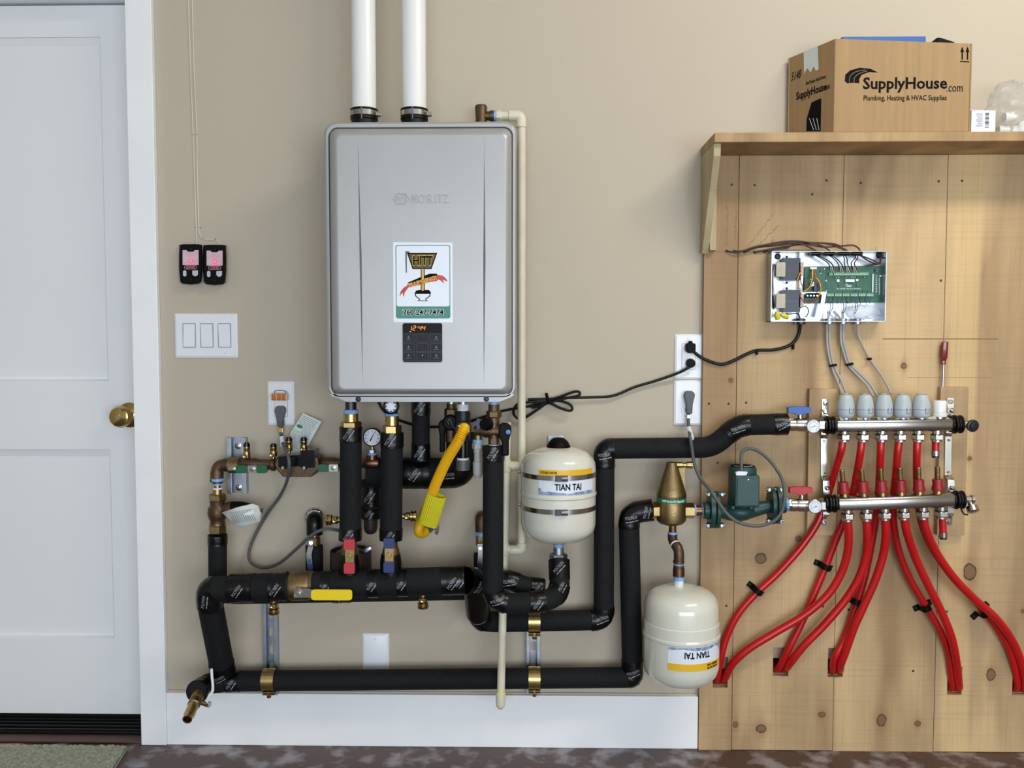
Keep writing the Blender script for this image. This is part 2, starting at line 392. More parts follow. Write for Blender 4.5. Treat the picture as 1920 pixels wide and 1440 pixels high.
# door
zb = P(100, 1338, -.09).z
t = thing('door_1', '', '', ((dr_l + dr_r) / 2, .11, zb), kind='structure')
dl, drr, yd = dr_l + .003, dr_r - .003, .09
pz = [(P(100, 714, -.09).z, P(100, 70, -.09).z, P(195, 400, -.09).x), (P(100, 1196, -.09).z, P(100, 843, -.09).z, P(216, 1000, -.09).x)]
pxr = pz[0][2]; pxl = dl + (drr - pxr)
b = MB(); b.prism(rect(dl, drr, zb, dr_t - .003, yd), (0, .04, 0), [rect(pxl, pxr, z0, z1, yd) for z0, z1, _ in pz]); b.build('stile_and_rail_frame', 'door_paint', t, 0, .0015)
for z0, z1, _ in pz:
    lo = [[Vector((x, yd + y, z)) for x, z in ((pxl - i * .0, z0), (pxr, z0), (pxr, z1), (pxl, z1))] for i, y in ((0, .004),)]
    o1 = rect(pxl, pxr, z0, z1, yd + .004); o2 = rect(pxl + .006, pxr - .006, z0 + .004, z1 - .02, yd + .012)
    MB().rings([o1, o2], False, True).build('panel', 'door_paint', t, 0)
MB().boxc(dl, drr, .092, .125, .02, zb).build('door_sweep', 'rubber_black', t, 0)
kc = P(244, 778, -.09); kx = P(236, 780, -.02)
kn = MB().lathe((kc.x, .09, kc.z), (0, -1, 0), [(.034, 0), (.034, .004), (.026, .009), (.013, .014), (.012, .03), (.02, .036), (.0285, .048), (.0295, .058), (.025, .068), (.012, .071), (.0, .071)], 32).build('door_knob', 'polished_brass', t, 40)
MB().lathe((kc.x, .0195, kc.z), (0, -1, 0), [(.0075, 0), (.007, .002), (0, .002)], 6).build('key_cylinder', 'steel', kn, 30)
# baseboard
bx0, bx1 = dr_r - .004 + cas_w, P(1309, 1340, .014).x; bz = P(820, 1303, .014).z
struct(MB().boxc(bx0, bx1, -.014, 0, 0, bz).build('baseboard_back', 'trim_paint', smooth=0, bevel=.002))
struct(MB().boxc(bx0, bx1, -.005, 0, bz, bz + .004).build('trim_3', 'wall_paint', smooth=0, bevel=.001))
struct(MB().boxc(XL, dr_l + .004 - cas_w, -.014, 0, 0, bz).build('baseboard_left', 'trim_paint', smooth=0, bevel=.002))
# ceiling lamp (out of frame, lights the wall from above)
t = thing('ceiling_lamp', 'long white ceiling lamp with a glowing diffuser above the wall', 'lamp', (1.3, -1.35, 2.675))
MB().boxc(.67, 1.93, -1.53, -1.17, 2.69, 2.75).build('housing', 'plate_white', t, 0, .004)
MB().boxc(.69, 1.91, -1.51, -1.19, 2.675, 2.69).build('diffuser', 'lamp_diffuser', t, 0, .004)
# ================================================================ planks, shelf and what stands on it
PD = .019                                       # plank thickness
ptop = P(1600, 266, .165).z - .0004
ub = [(1314, 1000), (1377, 1000), (1569, 1000), (1760, 1000)]
pxs = [P(u, v, PD).x for u, v in ub] + [P(1992, 1000, PD).x, P(2180, 1000, PD).x]
def K(u, v, w, h): q = P(u, v, PD); s = px(PD); return (q.x, q.z, w * s / 2, h * s / 2)
wood('plank_a', (182, 152, 112), (164, 130, 90), [K(1370, 713, 9, 8)])
wood('plank_b', (186, 158, 117), (166, 132, 92), [K(1426, 1047, 20, 22), K(1427, 1366, 20, 16), K(1541, 1340, 14, 11), K(1497, 1010, 11, 11), K(1379, 1359, 10, 12)])
wood('plank_c', (192, 164, 122), (171, 138, 97), [K(1695, 686, 11, 11), K(1721, 1357, 12, 11), K(1653, 1350, 18, 24)])
wood('plank_d', (193, 164, 122), (171, 139, 99), [K(1818, 1073, 24, 32), K(1858, 1265, 17, 24), K(1818, 860, 8, 8), K(1918, 1146, 8, 8)], [(P(1772, 1000, PD).x, P(1822, 1000, PD).x)])
wood('plank_e', (188, 160, 119), (167, 134, 94))
wood('shelf_oak', (182, 151, 108), (158, 124, 85))
wood('shelf_side', (192, 176, 142), (180, 162, 124))
t = thing('plank_panelling', '', '', ((pxs[0] + pxs[-1]) / 2, -.01, 0), kind='structure')
for k in range(5):
    x0, x1 = pxs[k] + .0006, pxs[k + 1] - .0006; hs = []; out = rect(x0, x1, 0.0015 * (k % 2), ptop, 0)
    notch = []
    for a, b_, c, d in HOLES:
        if a > x0 + .002 and b_ < x1 - .002: hs.append(rect(a, b_, c, d, 0))
        elif a < x1 < b_: out = [Vector((x0, 0, out[0].z)), Vector((x1, 0, out[0].z)), Vector((x1, 0, c)), Vector((a, 0, c)), Vector((a, 0, d)), Vector((x1, 0, d)), Vector((x1, 0, ptop)), Vector((x0, 0, ptop))]
        elif a < x0 < b_: out = [Vector((x0, 0, out[0].z)), Vector((x1, 0, out[0].z)), Vector((x1, 0, ptop)), Vector((x0, 0, ptop)), Vector((x0, 0, d)), Vector((b_, 0, d)), Vector((b_, 0, c)), Vector((x0, 0, c))]
    pl = MB().prism(out, (0, -PD, 0), hs).build('plank', 'plank_' + 'abcde'[k], t, 0, .0008)
    if k == 0: plank0 = pl
for x0_, x1_, z0_, z1_ in HOLES: MB().boxc(x0_ + .0005, x1_ - .0005, -.0012, -.0002, z0_ + (z1_ - z0_) * .55, z1_ - .0005).build('drywall_patch', 'drywall_pink', t, 0)
for (u, v) in ((1329, 757), (1366, 757), (1399, 755), (1372, 346), (1415, 347), (1550, 338), (1760, 340), (1804, 339), (1362, 1136), (1393, 1136), (1543, 1137), (1591, 1143), (1775, 1147), (1764, 526), (1346, 868), (1712, 1258), (1614, 343), (1523, 364)):
    c = P(u, v, PD); MB().lathe(c, (0, -1, 0), [(.0032, -.0005), (.0032, .0004), (.0012, .0002), (0, -.0002)], 10).build('screw_head', 'screw_dark', t)
for (u0, v0, u1, v1) in ((1320, 472, 1386, 472), (1655, 635, 1872, 636), (1700, 708, 1862, 708)):
    a, b_ = P(u0, v0, PD), P(u1, v1, PD); MB().boxc(a.x, b_.x, -PD - .0002, -PD, b_.z - .0006, a.z + .0006).build('pencil_line', 'pencil', t, 0)
random.seed(3)
for (u0, v0, u1, v1) in ((1362, 462, 1364, 386), (1378, 450, 1381, 394), (1402, 462, 1450, 402), (1420, 462, 1462, 420), (1444, 460, 1452, 444)):
    n = int(math.hypot(u1 - u0, v1 - v0) / 1.6); dx, dy = (u1 - u0), (v1 - v0); L = math.hypot(dx, dy); nx, ny = -dy / L, dx / L
    pts = [P(u0 + dx * i / n + nx * random.uniform(-3, 3), v0 + dy * i / n + ny * random.uniform(-3, 3), PD + .0002) for i in range(n + 1)]
    MB().tube(spline(pts, 3), .0003, 4).build('handwriting', 'pencil', t, 0)
# shelf
SD = .165
a, b_ = P(1340, 249, SD), P(1960, 246, SD); zs = b_.z; x0 = a.x; x1 = P(2160, 400, SD).x
t = thing('wall_shelf', 'wooden shelf with side bracket carrying the cardboard carton', 'shelf', ((x0 + x1) / 2, -SD / 2, zs - .03))
zsb = P(1500, 266, SD).z
MB().boxc(x0, x1, -SD, -.0005, zsb, zs).build('shelf_board', 'shelf_oak', t, 0, .0015)
g = [Vector((x0 + .001, -.001, zsb)), Vector((x0 + .001, -SD + .012, zsb)), Vector((x0 + .001, -SD + .014, P(1340, 290, SD).z)), Vector((x0 + .001, -.024, P(1323, 476, .024).z)), Vector((x0 + .001, -.001, P(1307, 472, 0).z))]
MB().prism(g, (.017, 0, 0)).build('side_bracket', 'shelf_side', t, 0, .001)
MB().boxc(x0 + .018, x0 + .034, -PD - .02, -PD, P(1340, 470, .03).z, P(1340, 290, .03).z).build('cleat', 'shelf_side', t, 0, .001)
# carton
def carton():
    t = thing('cardboard_carton', 'large open brown carton with black printed supplier name on the wooden shelf', 'box', P(1690, 245, .15))
    z0 = zs; d0 = .15
    A = P(1563, 245, d0); B = P(1819, 247, d0 - .0); zt = P(1690, 77, d0).z
    C = Vector((P(1478, 240, .02).x + .0, -.012, z0)); A.z = B.z = z0
    ex = (B - A); ex.z = 0; ey = C - A; ey.z = 0; E = B + ey * .98
    E.y = min(E.y, -.006); w = .004
    ctr = (A + B + C + E) / 4
    def wall(p, q, h0, h1, nm):
        n = Vector((0, 0, 1)).cross(q - p).normalized()
        if n.dot(ctr - p) < 0: n = -n
        MB().add([p, q, q + Vector((0, 0, h1)), p + Vector((0, 0, h0)), p + n * w, q + n * w, q + n * w + Vector((0, 0, h1)), p + n * w + Vector((0, 0, h0))],
                 [(0, 1, 2, 3), (4, 7, 6, 5), (0, 4, 5, 1), (1, 5, 6, 2), (2, 6, 7, 3), (3, 7, 4, 0)]).build(nm, 'cardboard', t, 0, .0008)
    hA, hB, hC = P(1563, 73, d0).z - z0, P(1825, 82, d0).z - z0, P(1481, 108, .02).z - z0 + .0
    up = Vector((0, 0, .0006)); A += up; B += up; C += up; E += up
    wall(A, B, hA, hB, 'front_wall'); wall(A, C, hA, hC, 'side_wall'); wall(B, E, hB, hC, 'side_wall'); wall(C, E, hC, hC, 'rear_wall')
    MB().add([A, B, E, C] + [q + Vector((0, 0, .003)) for q in (A, B, E, C)], [(0, 3, 2, 1), (4, 5, 6, 7), (0, 1, 5, 4), (1, 2, 6, 5), (2, 3, 7, 6), (3, 0, 4, 7)]).build('bottom', 'cardboard', t, 0)
    exn = ex.normalized(); fn = Vector((exn.y, -exn.x, 0)).normalized()
    if fn.y > 0: fn = -fn
    def fp(u, v, e=.0004):      # point of the front wall seen at a pixel
        r = _ray(u, v); o = Vector((0, -D, H)); k = (A - o).dot(fn) / r.dot(fn); return o + r * k + fn * e
    zu = Vector((0, 0, 1)); s = px(d0)
    up2 = (zu + exn * -.01).normalized()
    text('SupplyHouse', 29 * s, fp(1697, 157), exn, zu, 'ink_black', t, bold=.022, width=153 * s)
    text('.com', 22 * s, fp(1790, 165), exn, zu, 'ink_black', t, bold=0, width=29 * s)
    text('Plumbing, Heating & HVAC Supplies', 13 * s, fp(1697, 184), exn, zu, 'ink_black', t, bold=.01, width=151 * s)
    sw = [(1584, 152), (1585, 140), (1594, 132), (1612, 127), (1632, 129), (1646, 136), (1630, 135), (1616, 140), (1611, 148), (1611, 156), (1598, 155), (1588, 156)]
    def fflat(pts, m, nm, e): q = [fp(u, v, e) for u, v in pts]; return MB().prism(q, fn * .0003).build(nm, m, t, 0)
    fflat(sw, 'ink_black', 'logo_swoosh', .0002)
    for pts in ([(1592, 154), (1594, 143), (1604, 135), (1622, 131)], [(1601, 156), (1602, 146), (1611, 138), (1626, 133)]):
        MB().tube(spline([fp(u, v, .0006) for u, v in pts], 5), .0007, 4).build('logo_line', 'cardboard', t, 0)
    for u in (1804, 1814):
        fflat([(u - 1.3, 112), (u - 1.3, 98), (u - 3.6, 98), (u, 87), (u + 3.6, 98), (u + 1.3, 98), (u + 1.3, 112)], 'ink_black', 'up_arrow', .0002)
    fflat([(1800, 114), (1817, 115), (1817, 117), (1800, 116)], 'ink_black', 'arrow_base', .0002)
    # print on the narrow side
    ey2 = ey.normalized(); sn = Vector((ey2.y, -ey2.x, 0)); sn = sn if sn.x < 0 else -sn
    def sp(u, v, e=.0004):
        r = _ray(u, v); o = Vector((0, -D, H)); k = (A - o).dot(sn) / r.dot(sn); return o + r * k + sn * e
    rt = -ey2; sw_ = (sp(1556, 170) - sp(1484, 170)).length
    text('SupplyHouse', .026, sp(1521, 172), rt, zu, 'ink_black', t, bold=.022, width=sw_ * .76)
    text('.com', .02, sp(1551, 163), rt, zu, 'ink_black', t, width=sw_ * .13)
    text('Real People. Real Service.', .012, sp(1530, 150), rt, zu, 'ink_black', t, shear=.3, width=sw_ * .5)
    text('5148', .03, sp(1493, 142), rt, zu, 'ink_black', t, shear=.3, width=sw_ * .26)
    q = [sp(u, v, .0003) for u, v in ((1507, 97), (1533, 86), (1535, 130), (1530, 133), (1526, 124), (1520, 136), (1514, 128), (1508, 138))]
    MB().prism(q, sn * .0003).build('torn_label', 'paper_tag', t, 0)
    q = [sp(u, v, .0003) for u, v in ((1513, 222), (1522, 192), (1540, 184), (1539, 246), (1512, 246))]
    MB().prism(q, sn * .0003).build('black_stripe_print', 'ink_black', t, 0)
    for k in range(3):
        a_, b2 = sp(1518 + 7 * k, 222, .0007), sp(1526 + 5 * k, 244, .0007); MB().tube([a_, b2], .0006, 4).build('white_line', 'label_white', t, 0)
    return A, B, C, E
cA, cB, cC, cE = carton()
# things sticking out of the carton
o = MB(); a, b_ = P(1560, 75, .12), P(1733, 72, .12)
o.boxc(a.x + .02, b_.x, -.13, -.07, a.z - .05, b_.z + .002); o.boxc(a.x - .0, a.x + .03, -.125, -.09, a.z - .012, a.z + .0); o.cyl((a.x + .045, -.1, a.z), (a.x + .045, -.1, a.z + .008), .006)
o.boxc(a.x + .03, b_.x - .02, -.12, -.08, cA.z + .0035, a.z - .05)
tag(o.build('blue_plastic_tote', 'tote_blue', bevel=.002), 'bright blue plastic tool tray poking out of the carton', 'tray')
o = MB(); a = P(1757, 70, .11); s = px(.11)
o.prism([a + Vector((0, 0, -.05)), a + Vector((.043, 0, -.05)), a + Vector((.043, 0, -.011)), a + Vector((.008, 0, 0)), a], (0, .05, 0)); o.boxc(a.x + .01, a.x + .035, -.1, -.07, cA.z + .0035, a.z - .05)
tag(o.build('black_foam_block', 'black_plastic', bevel=.002), 'black wedge-shaped block poking out of the carton', 'block')
# small white box
t = thing('small_white_box', 'small white box with barcode label between carton and plastic bag', 'box', P(1843, 246, .17))
a, b_ = P(1822, 205, .155), P(1866, 246, .155)
MB().boxc(a.x, b_.x, -.155, -.118, zs + .0004, zs + (a.z - b_.z)).build('carton_body', 'label_white', t, 0, .0008)
h = zs + (a.z - b_.z)
MB().add([(a.x, -.155, h), (b_.x, -.155, h), (a.x, -.12, h + .012), (a.x, -.118, h), (b_.x, -.118, h)], [(0, 1, 2), (1, 4, 2), (4, 3, 2), (3, 0, 2), (0, 3, 4, 1)]).build('lifted_flap', 'plate_white', t, 0)
for k in range(12):
    w = random.choice((.0006, .001, .0015)); z = h - .006 - k * .0034 * .9
    MB().boxc(a.x + .032, a.x + .041, -.1553, -.155, z - w, z + w * .2).build('barcode_bar', 'ink_black', t, 0)
for k in range(7): MB().boxc(a.x + .01 + .002 * (k % 3), a.x + .026, -.1553, -.155, h - .009 - .0046 * k, h - .0075 - .0046 * k).build('print_line', 'ink_grey', t, 0)
# plastic bag with fittings
t = thing('clear_plastic_bag', 'crumpled clear plastic bag of white fittings at shelf end', 'bag', P(1900, 246, .12))
a = P(1902, 200, .12); me = MB(); me.sphere((a.x + .01, -.092, zs + .066), .062, (1.0, .8, 1.12), 28, 18)
random.seed(5)
for q in me.v:
    dv = q - Vector((a.x + .01, -.092, zs + .066)); k = 1 + .14 * math.sin(dv.x * 90 + dv.z * 70) * math.cos(dv.y * 80 + dv.z * 120) + random.uniform(-.05, .05); q.xyz = Vector((a.x + .01, -.092, zs + .066)) + dv * k
    q.z = max(q.z, zs + .0006)
me.build('bag_film', 'poly_bag', t, 0)
for k, (dx, dz, ax) in enumerate(((-.02, .02, X), (.012, .018, Zx), (-.006, .05, X), (.03, .03, Zx))):
    c = Vector((a.x + .01 + dx, -.092 + .012 * (k % 2), zs + dz)); MB().lathe(c - ax * .013, ax, [(.011, 0), (.011, .01), (.009, .011), (.009, .026)], 16).build('pipe_fitting', 'pvc_white', t)
# ================================================================ wall devices on the left
def plate(t, u0, u1, v0, v1, d=.0, th=.006):
    s = .004
    o1 = rrect(u0, u1, v0, v1, 3, d); o2 = rrect(u0, u1, v0, v1, 3, d); [q.__setattr__('y', -d - th * .45) for q in o2]
    o3 = rrect(u0 + 3.5, u1 - 3.5, v0 + 3.5, v1 - 3.5, 2.5, d); [q.__setattr__('y', -d - th) for q in o3]
    return MB().rings([o1, o2, o3]).build('wall_plate', 'plate_white', t, 25)
def screw(t, u, v, d, r=.0032, m='plate_white'):
    MB().lathe(P(u, v, d), (0, -1, 0), [(r, 0), (r * .8, .0012), (0, .0016)], 12).build('screw', m, t)
t = thing('light_switch_plate', 'white three-gang plate with rocker switches beside the door casing', 'light switch', P(388, 671))
plate(t, 328, 447, 588, 671)
for i, (uc, tilt) in enumerate(((355, 1), (388, -1), (421, -1))):
    s_ = P(uc, 629, .006); fr = MB(); w, h = 12.5 * px(), 23 * px()
    fr.prism(rr3(s_.x - w, s_.x + w, s_.z - h, s_.z + h, .002, -.006), (0, -.0006, 0), [rr3(s_.x - w + .002, s_.x + w - .002, s_.z - h + .002, s_.z + h - .002, .0015, -.006)])
    f_ = fr.build('rocker_frame', 'plate_shadow', t, 0)
    w -= .0024; h -= .0024; y0, y1 = (-.0105, -.0065) if tilt > 0 else (-.0068, -.0102)
    MB().add([(s_.x - w, -.006, s_.z - h), (s_.x + w, -.006, s_.z - h), (s_.x + w, -.006, s_.z + h), (s_.x - w, -.006, s_.z + h), (s_.x - w, y0, s_.z - h), (s_.x + w, y0, s_.z - h), (s_.x + w, y1, s_.z + h), (s_.x - w, y1, s_.z + h)],
             [(0, 3, 2, 1), (4, 5, 6, 7), (0, 1, 5, 4), (1, 2, 6, 5), (2, 3, 7, 6), (3, 0, 4, 7)]).build('rocker', 'plate_white', t, 0, .0006)
    for v in (596, 662): screw(t, uc, v, .006)
# two garage door wall buttons
for i, u in enumerate((357.5, 402.5)):
    t = thing('garage_door_button', ('black lit wall button whose cord runs straight up', 'black lit wall button whose cord steps aside to it')[i], 'wall button', P(u, 534), 'black garage door buttons')
    s = px(.02); d1 = .024
    def lp(du, v, d): return P(u + du, v + i, d)
    def out(k, d):
        return [lp(a * k if abs(a) > 1 else a, v, d) for a, v in ((-21, 459), (-14, 458), (14, 458), (21, 459), (22, 480), (22, 505), (20, 528), (16, 532), (0, 533.5), (-16, 532), (-20, 528), (-22, 505), (-22, 480))]
    MB().rings([out(1, .0), out(1, d1 - .006), out(.9, d1)]).build('body', 'black_plastic', t, 30)
    lens = flat(px_poly([(u - 15, 469 + i), (u - 8, 469 + i), (u - 5, 472 + i), (u + 5, 472 + i), (u + 8, 469 + i), (u + 15, 469 + i), (u + 15, 497 + i), (u - 15, 497 + i)], d1), 'lens_pink', t, 'light_lens', .0006)
    MB().torus(lp(0, 489, d1 + .0008), Y, 4 * s, .7 * s, 18, 6).build('glow_ring', 'led_red', lens, 30)
    MB().prism(rrect(u - 12, u + 12, 497.5 + i, 505 + i, 3.4, d1), (0, -.001, 0), [rrect(u - 11, u + 11, 498.5 + i, 504 + i, 2.6, d1)]).build('logo_frame', 'logo_pink', t, 0)
    text('GENIE', 6 * s, lp(0, 501.3, d1 + .0002), X, Zx, 'logo_pink', t, width=17 * s, bold=.02, shear=.2, space=1.05)
    MB().prism(rrect(u - 14, u - 7.5, 507 + i, 518.5 + i, 3, d1), (0, -.002, 0)).build('small_button', 'button_grey', t, 0, .0005)
    MB().prism(px_poly([(u + 3.5, 507.5 + i), (u + 14, 507 + i), (u + 14, 515 + i), (u + 11, 518 + i), (u + 7, 518 + i), (u + 3.5, 515 + i)], d1), (0, -.002, 0)).build('large_button', 'button_grey', t, 0, .0005)
    for v in (466, 524): MB().torus(lp(0, v, d1), Y, 3.2 * s, 1.3 * s, 16, 6).build('screw_well', 'gloss_black', t); MB().lathe(lp(0, v, d1 - .0005), (0, -1, 0), [(.0022, 0), (.0018, .001), (0, .0013)], 8).build('screw', 'screw_dark', t)
    wp = [(343, -330), (349, -120), (353, -6), (357, 120), (362, 250), (365, 340), (368, 425), (368.5, 462)] if i == 0 else [(350, -330), (356, -120), (360, -6), (363.5, 120), (369, 250), (370, 330), (373, 425), (376, 441), (381, 448), (403, 450), (408, 453), (412, 461)]
    c = thing('bell_wire', ('pale thin wire stapled straight down to wall button', 'pale thin wire stapled with a sideways jog above button')[i], 'wire', P(*wp[-1]), 'pale bell wires')
    MB().tube(spline(PP(wp, .0016), 8), .0016, 8).build('wire', 'wire_cream', c)
    for (uu, vv) in (((362.5, 253), (367.5, 426)) if i == 0 else ((369, 252), (375.5, 427), (380, 446), (403.5, 448.5))):
        q = P(uu, vv, 0); MB().torus(q, Zx, .0026, .0006, 10, 6, math.pi * .0, math.pi * 2).build('staple', 'screw_dark', c)
# outlets
def receptacle(t, uc, vc, round_=False):
    s = px(); f_ = P(uc, vc, .006)
    if round_:
        for dv in (-14, 14):
            c = P(uc, vc + dv, .006); MB().lathe(c, (0, -1, 0), [(13 * s, -.001), (13 * s, .001), (12.4 * s, .0016), (0, .0016)], 26).build('receptacle_face', 'plate_white', t)
    else:
        MB().prism(rrect(uc - 12, uc + 12, vc - 24, vc + 24, 2, .006), (0, -.0015, 0)).build('receptacle_face', 'plate_white', t, 0, .0004)
        MB().prism(rrect(uc - 12.8, uc + 12.8, vc - 24.8, vc + 24.8, 2.4, .006), (0, -.0004, 0)).build('receptacle_gap', 'plate_shadow', t, 0)
    for dv in (-14, 14):
        for du, hh in ((-4, 6), (4, 5)):
            c = P(uc + du, vc + dv, .0077); MB().boxc(c.x - .0009, c.x + .0009, c.y - .0004, c.y + .0006, c.z - hh * s / 2, c.z + hh * s / 2).build('slot', 'gloss_black', t, 0)
t = thing('wall_outlet', 'white outlet plate with amber adapter and grey plug left of heater', 'outlet', P(527, 797)); plate(t, 502, 553, 715, 797); receptacle(t, 527, 757); screw(t, 527, 722, .006)
t = thing('wall_outlet', 'white outlet plate feeding two black plugs', 'outlet', P(1290, 711)); plate(t, 1265, 1317, 627, 711); receptacle(t, 1291, 668); screw(t, 1291, 635, .006, m='zinc'); screw(t, 1291, 701, .006)
t = thing('wall_outlet', 'white outlet plate with a single grey plug under the black-plug outlet', 'outlet', P(1290, 797)); plate(t, 1263.5, 1315, 713, 797); receptacle(t, 1290, 755, True); screw(t, 1290, 755, .006)
t = thing('blank_wall_plate', 'white blank wall plate low behind the bottom insulated pipe', 'wall plate', P(705, 1270)); plate(t, 680, 730, 1187, 1270, .0, .005); screw(t, 704, 1199, .005)
# amber plug adapter
t = thing('amber_plug_adapter', 'amber plastic adapter plugged into the outlet left of heater', 'adapter', P(523, 751, .02))
a, b_ = P(509, 738, .03), P(537, 751, .03)
MB().boxc(a.x, b_.x, -.03, -.0085, b_.z, a.z).build('body', 'amber', t, 0, .002)
for k in range(4): xx = a.x + (b_.x - a.x) * k / 3; MB().boxc(xx - .0007, xx + .0007, -.0308, -.029, b_.z, a.z).build('rib', 'gold_strap', t, 0)
MB().tube(spline(PP([(514, 738, .018), (517, 733, .018), (526, 732, .018), (535, 734, .018), (536, 738, .018)], None)), .0008, 6).build('wire_clip', 'screw_dark', t)
def flat_plug(t, u, v0, v1, d=.0077):
    pr = [(u - 8, v0 + 2), (u - 5, v0), (u + 5, v0), (u + 9, v0 + 3), (u + 10, v0 + 8), (u + 6, v0 + 24), (u + 5, v1 - 1), (u - 5, v1 - 1), (u - 6, v0 + 24), (u - 10, v0 + 8)]
    pl = MB().prism(px_poly(pr, d), (0, -.017, 0)).build('plug', 'cord_grey', t, 0, .003, 3)
    for k in range(3):
        a = P(u, v1 - 4 - 3.2 * k, d + .009); MB().box(a, .0145, .0185, .0012).build('grip_rib', 'dark_steel', pl, 0)
# grey cords
t = thing('grey_power_cord', 'flat grey cord hanging from left outlet and looping to the brown sleeve', 'cord', P(527, 800, .02))
flat_plug(t, 527.5, 761, 800)
MB().tube(spline([P(*q) for q in ((527, 797, .016), (527, 812, .018), (529, 828, .02), (535, 842, .1), (541, 858, .13), (542, 878, .13), (538, 902, .09), (525, 930, .035), (500, 965, .025), (480, 1000, .025), (468, 1030, .025), (468, 1050, .025), (480, 1061, .03), (500, 1064, .035), (525, 1055, .05), (555, 1030, .09), (585, 1003, .12), (610, 992, .12), (636, 995, .11), (655, 1003, .09))], 8), .0042, 10).build('cord', 'cord_grey', t)
a = P(527, 806, .018); MB().boxc(a.x - .006, a.x + .006, a.y - .006, a.y + .005, a.z - .007, a.z + .006).build('approval_tag', 'gold_strap', t, 0, .001)
a = P(530, 828, .024); MB().tube([a + Vector((-.002, 0, .012)), a + Vector((.004, -.012, -.012))], .006, 10).build('white_tag', 'label_white', t)
t = thing('grey_pump_cord', 'flat grey cord drooping from right outlet to the green pump', 'cord', P(1290, 790, .02))
flat_plug(t, 1291, 733, 776)
MB().tube(spline([P(*q) for q in ((1291, 774, .016), (1291, 800, .03), (1294, 818, .095), (1298, 845, .1), (1302, 870, .1), (1314, 898, .115), (1334, 922, .15), (1350, 946, .155), (1364, 964, .155), (1382, 978, .155), (1405, 985, .155), (1430, 985, .155), (1452, 976, .155), (1466, 958, .155), (1471, 932, .155), (1468, 903, .15), (1456, 880, .13), (1440, 860, .12), (1420, 845, .11), (1402, 841, .11), (1391, 850, .115), (1390, 870, .125), (1391, 888, .13))], 8), .0042, 10).build('cord', 'cord_grey', t)
a = P(1293, 818, .095); MB().tube([P(1291.5, 803, .05), P(1297, 822, .098)], .0062, 10).build('white_tag', 'label_white', t)
a = P(1291, 781, .018); MB().boxc(a.x - .005, a.x + .005, a.y - .005, a.y + .005, a.z - .005, a.z + .005).build('ground_clip', 'steel', t, 0, .001)
# black cords
t = thing('black_heater_cord', 'black cord tied in a bow between heater and right outlet', 'cord', P(1293, 685, .02))
MB().tube(spline([P(*q) for q in ((1298, 684, .022), (1290, 690, .024), (1270, 700, .02), (1230, 714, .012), (1190, 726, .012), (1150, 742, .012), (1110, 745, .012), (1060, 746, .015), (1030, 748, .018), (990, 749, .012))], 8), .0035, 10).build('cord', 'cord_black', t)
MB().tube(spline([P(*q) for q in ((1030, 750, .02), (1050, 744, .022), (1075, 735, .024), (1086, 735, .024), (1084, 742, .024), (1060, 747, .024), (1030, 755, .022), (1000, 764, .02), (998, 760, .02), (1010, 755, .02), (1030, 753, .02), (1050, 752, .022), (1068, 758, .024), (1073, 767, .024), (1066, 770, .024), (1048, 764, .024), (1028, 756, .02), (1008, 768, .018), (985, 783, .014), (972, 785, .012), (963, 775, .012), (968, 760, .014), (985, 755, .016), (1010, 752, .018), (1032, 750, .02))], 8), .0035, 10).build('bow', 'cord_black', t)
MB().tube(spline([P(*q) for q in ((1030, 750, .02), (1000, 760, .014), (960, 767, .012), (930, 774, .012), (895, 786, .012), (860, 796, .012), (830, 800, .012), (790, 800, .012), (760, 792, .012), (735, 782, .012), (718, 768, .012), (708, 750, .012))], 8), .0035, 10).build('cord_tail', 'cord_black', t)
MB().tube(PP([(1024, 737), (1029, 757)], .026), .004, 8).build('twist_tie', 'black_plastic', t)
a = P(1294, 681, .0075); MB().lathe(a, (0, -1, 0), [(.012, 0), (.012, .012), (.009, .02), (0, .021)], 12).build('plug', 'black_plastic', t)
t = thing('black_control_cord', 'thick black cord from upper right socket to the control box', 'cord', P(1293, 650, .02))
MB().tube(spline([P(*q) for q in ((1297, 655, .022), (1305, 663, .025), (1320, 673, .024), (1345, 682, .023), (1360, 682, .023), (1380, 674, .023), (1400, 664, .023), (1420, 657, .023), (1450, 656, .023), (1475, 650, .023), (1490, 640, .023), (1498, 625, .024), (1501, 606, .03))], 8), .0042, 10).build('cord', 'cord_black', t)
a = P(1293, 652, .0075); MB().prism(px_poly([(1284, 645), (1290, 643), (1290, 639), (1296, 639), (1296, 643), (1302, 645), (1302, 656), (1297, 662), (1289, 662), (1284, 657)], .0075), (0, -.02, 0)).build('plug', 'black_plastic', t, 0, .003, 2)
for u, v in ((1418, 660), (1486, 650)): a = P(u, v, PD); MB().box(a + Vector((0, -.004, 0)), .006, .009, .014).build('cable_staple', 'black_plastic', t, 0, .001)
# screwdriver
t = thing('screwdriver', 'dark red handled screwdriver standing behind the right mounting block', 'screwdriver', P(1768, 724, .024))
c0 = P(1772, 640, .032); c1 = P(1769, 681, .032); s = px(.03)
ax = c1 - c0
MB().lathe(c0, ax, [(0, 0), (4.5 * s, .0008), (6.2 * s, 2 * s), (6.2 * s, 30 * s), (5 * s, 33 * s), (4 * s, 37 * s), (4.6 * s, 41 * s), (4 * s, 43 * s), (0, 43.3 * s)], 8).build('handle', 'knob_amber', t, 30)
MB().cyl(P(1769, 682, .032), P(1767.5, 726, .032), 2.4 * s, 2.2 * s, 12).build('shaft', 'steel', t)
